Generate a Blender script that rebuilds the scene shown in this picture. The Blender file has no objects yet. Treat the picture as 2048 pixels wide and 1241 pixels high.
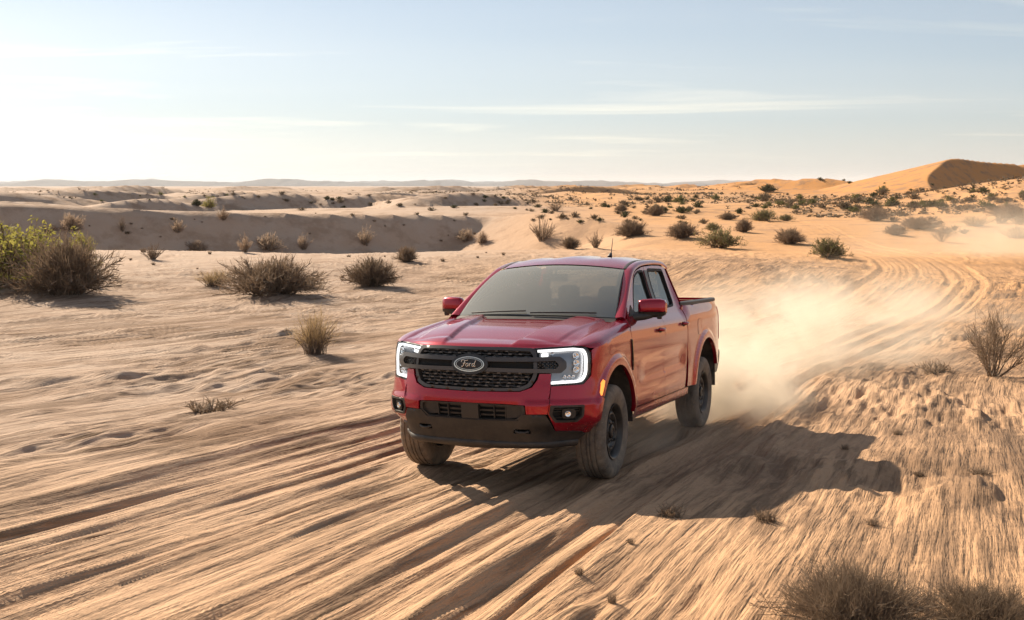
import bpy, bmesh, math, random
import numpy as np
from mathutils import Matrix, Vector
from mathutils.geometry import delaunay_2d_cdt

# ------------------------------------------------------------------ camera, sky, sun, exposure
SC = bpy.context.scene
COL = SC.collection
CAM_H = 1.724
cam_d = bpy.data.cameras.new("camera")
cam_d.sensor_width = 36.0
cam_d.lens = 2163.0 / 2048.0 * 36.0
cam_d.clip_start = 0.1
cam_d.clip_end = 40000
cam = bpy.data.objects.new("camera", cam_d)
COL.objects.link(cam)
cam.location = (0, 0, CAM_H)
cam.rotation_euler = (math.radians(90 - 6.658), 0, 0)
SC.camera = cam

HAZE = 4.6e-5
GAM, GAINC = 0.70, (.80, .865, .92, 1)
SUN_EL, SUN_AZ = 31.0, -41.3           # degrees; azimuth clockwise from +Y
world = bpy.data.worlds.new("World")
SC.world = world
world.use_nodes = True
wn = world.node_tree
for n in list(wn.nodes): wn.nodes.remove(n)
def wnode(t, **k):
    n = wn.nodes.new(t)
    for a, b in k.items(): setattr(n, a, b)
    return n
wo = wnode('ShaderNodeOutputWorld')
bg = wnode('ShaderNodeBackground'); bg.inputs[1].default_value = 0.105
sky = wnode('ShaderNodeTexSky', sky_type='NISHITA', sun_disc=False)
sky.sun_elevation = math.radians(SUN_EL); sky.sun_rotation = math.radians(SUN_AZ)
sky.altitude = 200; sky.air_density = 1.0; sky.dust_density = 0.8; sky.ozone_density = 4.0
tc = wnode('ShaderNodeTexCoord'); sep = wnode('ShaderNodeSeparateXYZ')
wn.links.new(tc.outputs['Generated'], sep.inputs[0])
def wmath(op, a, b=None, clamp=False):
    n = wnode('ShaderNodeMath', operation=op); n.use_clamp = clamp
    for i, v in enumerate((a, b)):
        if v is None: continue
        if isinstance(v, (int, float)): n.inputs[i].default_value = v
        else: wn.links.new(v, n.inputs[i])
    return n.outputs[0]
zz = wmath('ADD', wmath('MAXIMUM', sep.outputs[2], 0.0), 0.035)
cmb = wnode('ShaderNodeCombineXYZ')
wn.links.new(wmath('DIVIDE', sep.outputs[0], zz), cmb.inputs[0])
wn.links.new(wmath('DIVIDE', sep.outputs[1], zz), cmb.inputs[1])
mp = wnode('ShaderNodeMapping'); mp.inputs['Scale'].default_value = (0.22, 0.60, 1); mp.inputs['Rotation'].default_value = (0, 0, 0.12)
mp.inputs['Location'].default_value = (1.3, 5.9, 0)
wn.links.new(cmb.outputs[0], mp.inputs[0])
nz = wnode('ShaderNodeTexNoise'); nz.inputs['Scale'].default_value = 1.0; nz.inputs['Detail'].default_value = 7; nz.inputs['Roughness'].default_value = .55
nz.inputs['Distortion'].default_value = .6
wn.links.new(mp.outputs[0], nz.inputs[0])
cr = wnode('ShaderNodeMapRange'); cr.inputs[1].default_value = .54; cr.inputs[2].default_value = .72; cr.inputs[3].default_value = 0; cr.inputs[4].default_value = .55
wn.links.new(nz.outputs[0], cr.inputs[0])
vis = wnode('ShaderNodeMapRange'); vis.inputs[1].default_value = .0; vis.inputs[2].default_value = .03
wn.links.new(sep.outputs[2], vis.inputs[0])
# broad thin veil of high cloud that whitens the sky
nz2 = wnode('ShaderNodeTexNoise'); nz2.inputs['Scale'].default_value = .25; nz2.inputs['Detail'].default_value = 3
wn.links.new(mp.outputs[0], nz2.inputs[0])
veil = wnode('ShaderNodeMapRange'); veil.inputs[1].default_value = .3; veil.inputs[2].default_value = .7; veil.inputs[3].default_value = .16; veil.inputs[4].default_value = .48
wn.links.new(nz2.outputs[0], veil.inputs[0])
hs = wnode('ShaderNodeHueSaturation'); hs.inputs['Saturation'].default_value = 0.0; hs.inputs['Value'].default_value = 1.36
gam = wnode('ShaderNodeGamma'); gam.inputs[1].default_value = GAM
gain = wnode('ShaderNodeMixRGB', blend_type='MULTIPLY'); gain.inputs[0].default_value = 1; gain.inputs[2].default_value = GAINC
wn.links.new(sky.outputs[0], gam.inputs[0]); wn.links.new(gam.outputs[0], gain.inputs[1])
wn.links.new(gain.outputs[0], hs.inputs['Color'])
warm = wnode('ShaderNodeMixRGB', blend_type='MULTIPLY'); warm.inputs[0].default_value = 1; warm.inputs[2].default_value = (1.03, 1.0, .92, 1)
wn.links.new(hs.outputs[0], warm.inputs[1])
hz_ = wnode('ShaderNodeMapRange', interpolation_type='SMOOTHSTEP'); hz_.inputs[1].default_value = -.02; hz_.inputs[2].default_value = .12; hz_.inputs[3].default_value = .80; hz_.inputs[4].default_value = 0
wn.links.new(sep.outputs[2], hz_.inputs[0])
mx = wnode('ShaderNodeMixRGB')
wn.links.new(wmath('MAXIMUM', veil.outputs[0], hz_.outputs[0]), mx.inputs[0])
wn.links.new(gain.outputs[0], mx.inputs[1]); wn.links.new(warm.outputs[0], mx.inputs[2])
cl = wnode('ShaderNodeMixRGB'); clc = wnode('ShaderNodeMixRGB', blend_type='MULTIPLY'); clc.inputs[0].default_value = 1; clc.inputs[2].default_value = (1.20, 1.17, 1.06, 1)
wn.links.new(warm.outputs[0], clc.inputs[1]); wn.links.new(clc.outputs[0], cl.inputs[2]); wn.links.new(mx.outputs[0], cl.inputs[1])
wn.links.new(wmath('MULTIPLY', cr.outputs[0], vis.outputs[0]), cl.inputs[0])
wn.links.new(cl.outputs[0], bg.inputs[0]); wn.links.new(bg.outputs[0], wo.inputs[0])

sun_d = bpy.data.lights.new("sun", 'SUN'); sun_d.energy = 5.0; sun_d.angle = math.radians(.6); sun_d.color = (1, .86, .67)
sun = bpy.data.objects.new("sun", sun_d); COL.objects.link(sun)
_a, _e = math.radians(SUN_AZ), math.radians(SUN_EL)
SUNV = Vector((math.sin(_a) * math.cos(_e), math.cos(_a) * math.cos(_e), math.sin(_e)))
sun.rotation_euler = (-SUNV).to_track_quat('-Z', 'Y').to_euler()
SC.view_settings.view_transform = 'Standard'
SC.view_settings.look = 'None'
SC.view_settings.gamma = 1
SC.view_settings.use_curve_mapping = False
SC.view_settings.exposure = 0.95
SC.cycles.use_denoising = True
SC.cycles.max_bounces = 8
SC.cycles.caustics_reflective = False
SC.cycles.caustics_refractive = False
SC.cycles.volume_bounces = 2
SC.cycles.transparent_max_bounces = 24

# ------------------------------------------------------------------ helpers
def props(o, label=None, cat=None, group=None, kind=None):
    if label: o['label'] = label
    if cat: o['category'] = cat
    if group: o['group'] = group
    if kind: o['kind'] = kind
    return o

def mat(name, color=(.5, .5, .5), rough=.5, metal=0, coat=0, coat_rough=.03, spec=.5, emit=None, estr=0, alpha=None):
    m = bpy.data.materials.new(name); m.use_nodes = True
    p = m.node_tree.nodes['Principled BSDF']
    p.inputs['Base Color'].default_value = (*color, 1); p.inputs['Roughness'].default_value = rough
    p.inputs['Metallic'].default_value = metal; p.inputs['Coat Weight'].default_value = coat
    p.inputs['Coat Roughness'].default_value = coat_rough; p.inputs['Specular IOR Level'].default_value = spec
    if emit: p.inputs['Emission Color'].default_value = (*emit, 1); p.inputs['Emission Strength'].default_value = estr
    return m

class NT:
    """small node-tree writer"""
    def __init__(s, m): s.t = m.node_tree; s.p = s.t.nodes.get('Principled BSDF')
    def n(s, t, ins=None, **k):
        x = s.t.nodes.new(t)
        for a, b in k.items(): setattr(x, a, b)
        for a, b in (ins or {}).items(): s.set(x.inputs[a], b)
        return x
    def set(s, i, v):
        if isinstance(v, bpy.types.NodeSocket): s.t.links.new(v, i)
        else: i.default_value = v
    def math(s, op, a, b=0.0, clamp=False):
        x = s.n('ShaderNodeMath', operation=op); x.use_clamp = clamp
        s.set(x.inputs[0], a); s.set(x.inputs[1], b); return x.outputs[0]
    def rng(s, v, a, b, c=0.0, d=1.0):
        return s.n('ShaderNodeMapRange', {0: v, 1: a, 2: b, 3: c, 4: d}).outputs[0]
    def mix(s, f, a, b, mode='MIX'):
        x = s.n('ShaderNodeMixRGB', blend_type=mode); s.set(x.inputs[0], f); s.set(x.inputs[1], a); s.set(x.inputs[2], b); return x.outputs[0]
    def noise(s, vec, scale, detail=4, rough=.5, dist=0):
        return s.n('ShaderNodeTexNoise', {'Vector': vec, 'Scale': scale, 'Detail': detail, 'Roughness': rough, 'Distortion': dist}).outputs[0]

class MB:
    """collects shapes and links them as ONE mesh object"""
    def __init__(s): s.v = []; s.f = []; s.sm = []
    def add(s, v, f, smooth=False):
        b = len(s.v); s.v += [tuple(map(float, p)) for p in v]
        s.f += [tuple(i + b for i in q) for q in f]; s.sm += [smooth] * len(f); return s
    def box(s, c, d, rot=None, taper=1.0):
        x, y, z = d[0] / 2, d[1] / 2, d[2] / 2
        P = [(-x, -y, -z), (x, -y, -z), (x, y, -z), (-x, y, -z), (-x * taper, -y * taper, z), (x * taper, -y * taper, z), (x * taper, y * taper, z), (-x * taper, y * taper, z)]
        P = [Vector(q) for q in P]
        if rot is not None: P = [rot @ q for q in P]
        return s.add([q + Vector(c) for q in P], [(0, 3, 2, 1), (4, 5, 6, 7), (0, 1, 5, 4), (1, 2, 6, 5), (2, 3, 7, 6), (3, 0, 4, 7)])
    def grid(s, P, smooth=True, closed=False, flip=False):
        P = np.asarray(P); n, m = P.shape[:2]; f = []
        for i in range(n - 1):
            for j in range(m if closed else m - 1):
                k = (j + 1) % m
                q = (i * m + j, i * m + k, (i + 1) * m + k, (i + 1) * m + j)
                f.append(q[::-1] if flip else q)
        return s.add(P.reshape(-1, 3), f, smooth)
    def tube(s, pts, r, n=6, cap=True, smooth=True):
        pts = [Vector(p) for p in pts]; R = r if isinstance(r, (list, tuple)) else [r] * len(pts); rings = []; ref = None
        for i, p in enumerate(pts):
            t = (pts[min(i + 1, len(pts) - 1)] - pts[max(i - 1, 0)]).normalized()
            if ref is None: ref = t.orthogonal().normalized()
            a = (ref - t * ref.dot(t)).normalized(); ref = a; b = t.cross(a)
            rings.append([p + (a * math.cos(k * 2 * math.pi / n) + b * math.sin(k * 2 * math.pi / n)) * R[i] for k in range(n)])
        s.grid([[tuple(q) for q in g] for g in rings], smooth, True)
        if cap:
            s.add([tuple(q) for q in rings[0]], [tuple(range(n))[::-1]]); s.add([tuple(q) for q in rings[-1]], [tuple(range(n))])
        return s
    def lathe_y(s, prof, n=48, c=(0, 0, 0), rfun=None):
        """prof: list of (y, r) round the y axis through c"""
        P = []
        for i, (y, r) in enumerate(prof):
            row = []
            for k in range(n):
                a = 2 * math.pi * k / n; rr = r if rfun is None else rfun(i, k, r)
                row.append((c[0] + rr * math.cos(a), c[1] + y, c[2] + rr * math.sin(a)))
            P.append(row)
        return s.grid(P, True, True)
    def build(s, name, m, parent=None, mirror=False, sharp=None):
        me = bpy.data.meshes.new(name)
        v, f = s.v, s.f
        if mirror: v = [(a, -b, c) for a, b, c in v]; f = [q[::-1] for q in f]
        me.from_pydata(v, [], f)
        me.polygons.foreach_set('use_smooth', s.sm)
        me.update()
        if sharp:
            me.set_sharp_from_angle(angle=math.radians(sharp))
        if m: me.materials.append(m)
        o = bpy.data.objects.new(name, me); COL.objects.link(o)
        if parent: o.parent = parent
        return o

def interp(xs, ys):
    xs = np.array(xs, float); ys = np.array(ys, float); n = len(xs)
    h = np.diff(xs); d = np.diff(ys, axis=0) / (h if ys.ndim == 1 else h[:, None])
    m = np.zeros_like(ys); m[0] = d[0]; m[-1] = d[-1]
    if ys.ndim == 1:
        for i in range(1, n - 1): m[i] = 0 if d[i-1] * d[i] <= 0 else 2 * d[i-1] * d[i] / (d[i-1] + d[i])
    else: m[1:-1] = (d[1:] + d[:-1]) / 2
    def f(x):
        x = np.clip(np.asarray(x, float), xs[0], xs[-1]); i = np.clip(np.searchsorted(xs, x) - 1, 0, n - 2)
        t = (x - xs[i]) / h[i]; H = h[i]
        if ys.ndim == 2: t = t[..., None]; H = H[..., None]
        return (1+2*t)*(1-t)**2*ys[i]+t*(1-t)**2*H*m[i]+t*t*(3-2*t)*ys[i+1]+t*t*(t-1)*H*m[i+1]
    return f
def sst(a, b, x):
    t = np.clip((x - a) / (b - a), 0, 1); return t * t * (3 - 2 * t)

# smooth gradient noise on arrays
_rs = np.random.RandomState(7); _perm = _rs.permutation(4096); _ga = _rs.rand(4096) * 2 * np.pi; _gx = np.cos(_ga); _gy = np.sin(_ga)
def perlin(x, y, seed=0):
    xi = np.floor(x).astype(np.int64); yi = np.floor(y).astype(np.int64); fx = x - xi; fy = y - yi
    def g(a, b):
        h = _perm[(_perm[(a + seed * 57) & 4095] + b) & 4095]; return _gx[h], _gy[h]
    u = fx*fx*fx*(fx*(fx*6-15)+10); v = fy*fy*fy*(fy*(fy*6-15)+10)
    a = g(xi, yi); b = g(xi+1, yi); c = g(xi, yi+1); d = g(xi+1, yi+1)
    n0 = (a[0]*fx+a[1]*fy)*(1-u)+(b[0]*(fx-1)+b[1]*fy)*u
    n1 = (c[0]*fx+c[1]*(fy-1))*(1-u)+(d[0]*(fx-1)+d[1]*(fy-1))*u
    return (n0*(1-v)+n1*v)*1.5
def fbm(x, y, o=4, seed=0, gain=.5):
    r = 0; a = 1
    for i in range(o): r = r + a * perlin(x, y, seed + i); a *= gain; x = x * 2.03 + 5.1; y = y * 2.03 + 1.7
    return r
SHRUBS = [
 (-17.64, 37.81, 6.37, 2.47, 'yellow', 'large yellow-green leafy shrub at the far left edge of the picture', 'shrub', 'leafy_shrub'),
 (-16.77, 37.06, 3.95, 1.17, 'grass', 'dense brown dry grass under the yellow-green shrub at the left edge', 'grass clump', 'grass_clump'),
 (-14.39, 34.8, 3.31, 2.05, 'dome', 'dark brown twiggy shrub just right of the yellow-green one', 'shrub', 'dry_shrub'),
 (-25.02, 62.93, 1.31, 1.06, 'yellow', 'small yellow-green sprig behind the dark twiggy shrub on the left', 'shrub', 'leafy_shrub'),
 (-7.92, 35.8, 3.64, 1.42, 'dome', 'widest dark brown dome-shaped dry shrub, in the middle of the left sand flat', 'shrub', 'dry_shrub'),
 (-10.92, 39.57, 1.71, 0.76, 'grass', 'low brown grass clump on a small mound left of the widest dome shrub', 'grass clump', 'grass_clump'),
 (-5.31, 40.57, 2.12, 1.25, 'dome', 'dark dome shrub between the widest one and the pickup roof', 'shrub', 'dry_shrub'),
 (-5.41, 55.41, 1.24, 0.72, 'dome', 'small round brown shrub just above the dark dome shrub near the pickup', 'shrub', 'dry_shrub'),
 (-23.19, 102.98, 3.03, 1.85, 'pale', 'round pinkish-grey shrub on the crest of the sand flat', 'shrub', 'dry_shrub'),
 (-29.17, 99.99, 2.12, 1.3, 'pale', 'pale grey shrub on the crest left of the round pinkish one', 'shrub', 'dry_shrub'),
 (-17.03, 68.95, 1.18, 1.12, 'pale_tall', 'narrow upright brown shrub left beside the round pinkish one', 'shrub', 'dry_shrub'),
 (-20.05, 103.94, 1.76, 1.96, 'pale_tall', 'thin spiky pale shrub right beside the round pinkish one', 'shrub', 'dry_shrub'),
 (-14.54, 106.99, 2.2, 2.3, 'pale_tall', 'pale bushy upright shrub standing alone before the shaded ridge', 'shrub', 'dry_shrub'),
 (-4.76, 112.03, 2.28, 1.56, 'pale', 'taller of the two pale grey shrubs side by side left above the pickup roof', 'shrub', 'dry_shrub'),
 (-2.97, 109.04, 1.41, 1.21, 'pale', 'smaller of the two pale grey shrubs side by side above the pickup roof', 'shrub', 'dry_shrub'),
 (-19.94, 59.91, 1.52, 0.88, 'spiky', 'low reddish brown dry shrub with a tuft of upright stems behind the left shrubs', 'shrub', 'dry_shrub'),
 (-23.17, 67.96, 0.72, 0.26, 'tuft', 'small rusty tuft just behind the low reddish brown shrub', 'shrub', 'dry_tuft'),
 (-39.51, 97.2, 2.43, 1.84, 'pale', 'tan bushy shrub on the shaded slope at the left', 'shrub', 'leafy_shrub'),
 (-41.01, 96.18, 1.64, 0.87, 'pale', 'rusty low shrub left of the tan bushy one on the shaded slope', 'shrub', 'dry_shrub'),
 (-31.24, 101.18, 1.86, 1.76, 'pale_tall', 'bushy pale shrub halfway up the long shaded ridge', 'shrub', 'dry_shrub'),
 (-27.74, 104.22, 1.5, 1.3, 'pale_tall', 'greyish shrub on the shaded ridge right of the bushy pale one', 'shrub', 'dry_shrub'),
 (-35.65, 99.14, 0.88, 1.46, 'spiky', 'thin upright twiggy shrub low on the shaded ridge at the left', 'shrub', 'dry_shrub'),
 (-42.24, 151.61, 2.18, 2.04, 'tree', 'small bright yellow-green tree behind the long ridge', 'tree', 'small_tree'),
 (-43.4, 149.62, 1.58, 0.86, 'evergreen', 'tiny green bush left of the yellow-green tree behind the ridge', 'shrub', 'green_bush'),
 (-3.69, 20.01, 1.05, 0.73, 'grass', "loose straw-brown grass clump left of the pickup's far mirror", 'grass clump', 'grass_clump'),
 (-3.74, 13.26, 1.18, 0.13, 'tuft', "low dark dry plant flat on the sand left of the pickup's bumper", 'shrub', 'dry_tuft'),
 (2.88, 102.03, 3.02, 2.83, 'spiky', 'big dark bare-twigged shrub at the right end of the shaded ridge', 'shrub', 'dry_shrub'),
 (3.86, 71.98, 1.33, 0.73, 'dome', 'small brown shrub right below the big bare-twigged one', 'shrub', 'dry_shrub'),
 (5.59, 71.98, 1.34, 1.13, 'spiky', 'faint straw-coloured upright shrub left of the roof antenna', 'shrub', 'dry_shrub'),
 (9.92, 89.08, 2.65, 1.57, 'dome', 'round brown shrub above the right end of the pickup roof', 'shrub', 'dry_shrub'),
 (13.4, 85.07, 2.71, 1.43, 'dome', 'wide grey-brown shrub behind the pickup, right of the round brown one', 'shrub', 'dry_shrub'),
 (14.16, 73.98, 3.34, 1.53, 'leafy', 'wide olive-green shrub on the bank behind the pickup', 'shrub', 'leafy_shrub'),
 (18.35, 99.17, 1.77, 0.84, 'leafy', 'small olive shrub behind the wide olive-green one', 'shrub', 'leafy_shrub'),
 (20.34, 95.14, 1.71, 1.35, 'dome', 'rounded brown shrub just right behind the wide olive shrub', 'shrub', 'dry_shrub'),
 (20.56, 80.01, 2.37, 1.3, 'dome', 'brown shrub on the inner bank of the bend', 'shrub', 'dry_shrub'),
 (16.77, 57.42, 2.32, 1.22, 'leafy', 'shrub at the tip of the bank inside the bend of the track', 'shrub', 'leafy_shrub'),
 (62.13, 264.53, 4.77, 2.14, 'evergreen', 'dark green bush near the horizon below the middle dune', 'shrub', 'green_bush'),
 (27.5, 118.32, 3.48, 1.46, 'leafy', 'grey-green shrub left of where the track comes over the rise', 'shrub', 'leafy_shrub'),
 (30.15, 119.32, 1.93, 0.8, 'leafy', 'low right-hand neighbour of the grey-green shrub by the rise', 'shrub', 'leafy_shrub'),
 (38.6, 115.31, 3.15, 1.69, 'dome', 'dark round shrub right of where the track comes over the rise', 'shrub', 'dry_shrub'),
 (24.31, 122.35, 2.19, 0.87, 'dome', 'low dark shrub left of the grey-green shrub by the rise', 'shrub', 'dry_shrub'),
 (17.71, 133.43, 2.49, 1.56, 'dome', "dark tall shrub on the plain above the pickup's cab", 'shrub', 'dry_shrub'),
 (14.48, 143.54, 1.73, 1.07, 'dome', 'small upright dark shrub left of the tall one above the cab', 'shrub', 'dry_shrub'),
 (5.73, 144.55, 2.94, 1.47, 'spiky', 'two-lobed grey shrub on the crest beyond the bare-twigged one', 'shrub', 'dry_shrub'),
 (34.19, 86.03, 2.31, 1.46, 'bare', 'see-through bare twiggy shrub above the outside of the bend', 'shrub', 'bare_shrub'),
 (33.29, 94.11, 1.85, 1.02, 'dome', 'brown shrub beside the outer verge below the dark round shrub', 'shrub', 'dry_shrub'),
 (37.73, 100.18, 3.66, 1.29, 'dome', 'wide grey shrub on the right-hand slope', 'shrub', 'dry_shrub'),
 (44.52, 104.22, 3.67, 1.15, 'grass', 'straw-coloured grass on the right-hand slope beside the wide grey shrub', 'grass clump', 'grass_clump'),
 (51.11, 111.33, 3.96, 1.7, 'dome', 'dusty tan shrub at the right edge of the slope', 'shrub', 'dry_shrub'),
 (42.53, 91.07, 3.72, 1.12, 'grass', 'dusty pale grass at the right edge above the bend', 'grass clump', 'grass_clump'),
 (7.44, 16.51, 1.59, 0.92, 'bare', 'bare branching bush at the right edge with open curved twigs', 'shrub', 'bare_shrub'),
 (6.75, 17.01, 0.84, 0.2, 'tuft', 'low matted dry plant left of the bare branching bush', 'shrub', 'dry_tuft'),
 (1.58, 4.80, 0.92, 0.24, 'dome_near', 'big dark dry shrub at the bottom edge, lower right', 'shrub', 'dry_shrub'),
 (2.20, 4.84, 0.74, 0.19, 'dome_near', 'dark dry shrub in the bottom right corner', 'shrub', 'dry_shrub'),
 (1.1, 7.28, 0.33, 0.07, 'tuft', "dark tuft at the end of the pickup's shadow beside the track", 'shrub', 'dry_tuft'),
 (1.7, 7.03, 0.3, 0.07, 'tuft', "lone dark tuft on sunlit sand below the pickup's shadow", 'shrub', 'dry_tuft'),
 (0.74, 6.53, 0.09, 0.03, 'tuft', "tiny dark tuft at the track's right edge in front of the pickup's shadow", 'shrub', 'dry_tuft'),
 (0.37, 5.78, 0.11, 0.04, 'tuft', "small dark tuft at the track's edge near the bottom", 'shrub', 'dry_tuft'),
 (0.51, 5.29, 0.1, 0.05, 'tuft', 'brown tuft at the bottom edge right of the track', 'shrub', 'dry_tuft'),
 (3.23, 10.27, 0.2, 0.04, 'tuft', "small dark tuft just beyond the far end of the pickup's shadow", 'shrub', 'dry_tuft'),
 (4.1, 11.27, 0.2, 0.05, 'tuft', 'small tuft on the right-hand sand below the bare branching bush', 'shrub', 'dry_tuft'),
 (3.48, 9.02, 0.18, 0.04, 'tuft', "dark tuft on the orange sand right of the pickup's shadow", 'shrub', 'dry_tuft'),
 (2.42, 7.03, 0.19, 0.04, 'tuft', 'rusty flat tuft right of the lone dark tuft', 'shrub', 'dry_tuft'),
 (4.0, 9.02, 0.33, 0.04, 'tuft', 'low wide tuft near the right edge on the orange sand', 'shrub', 'dry_tuft'),
]
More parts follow.
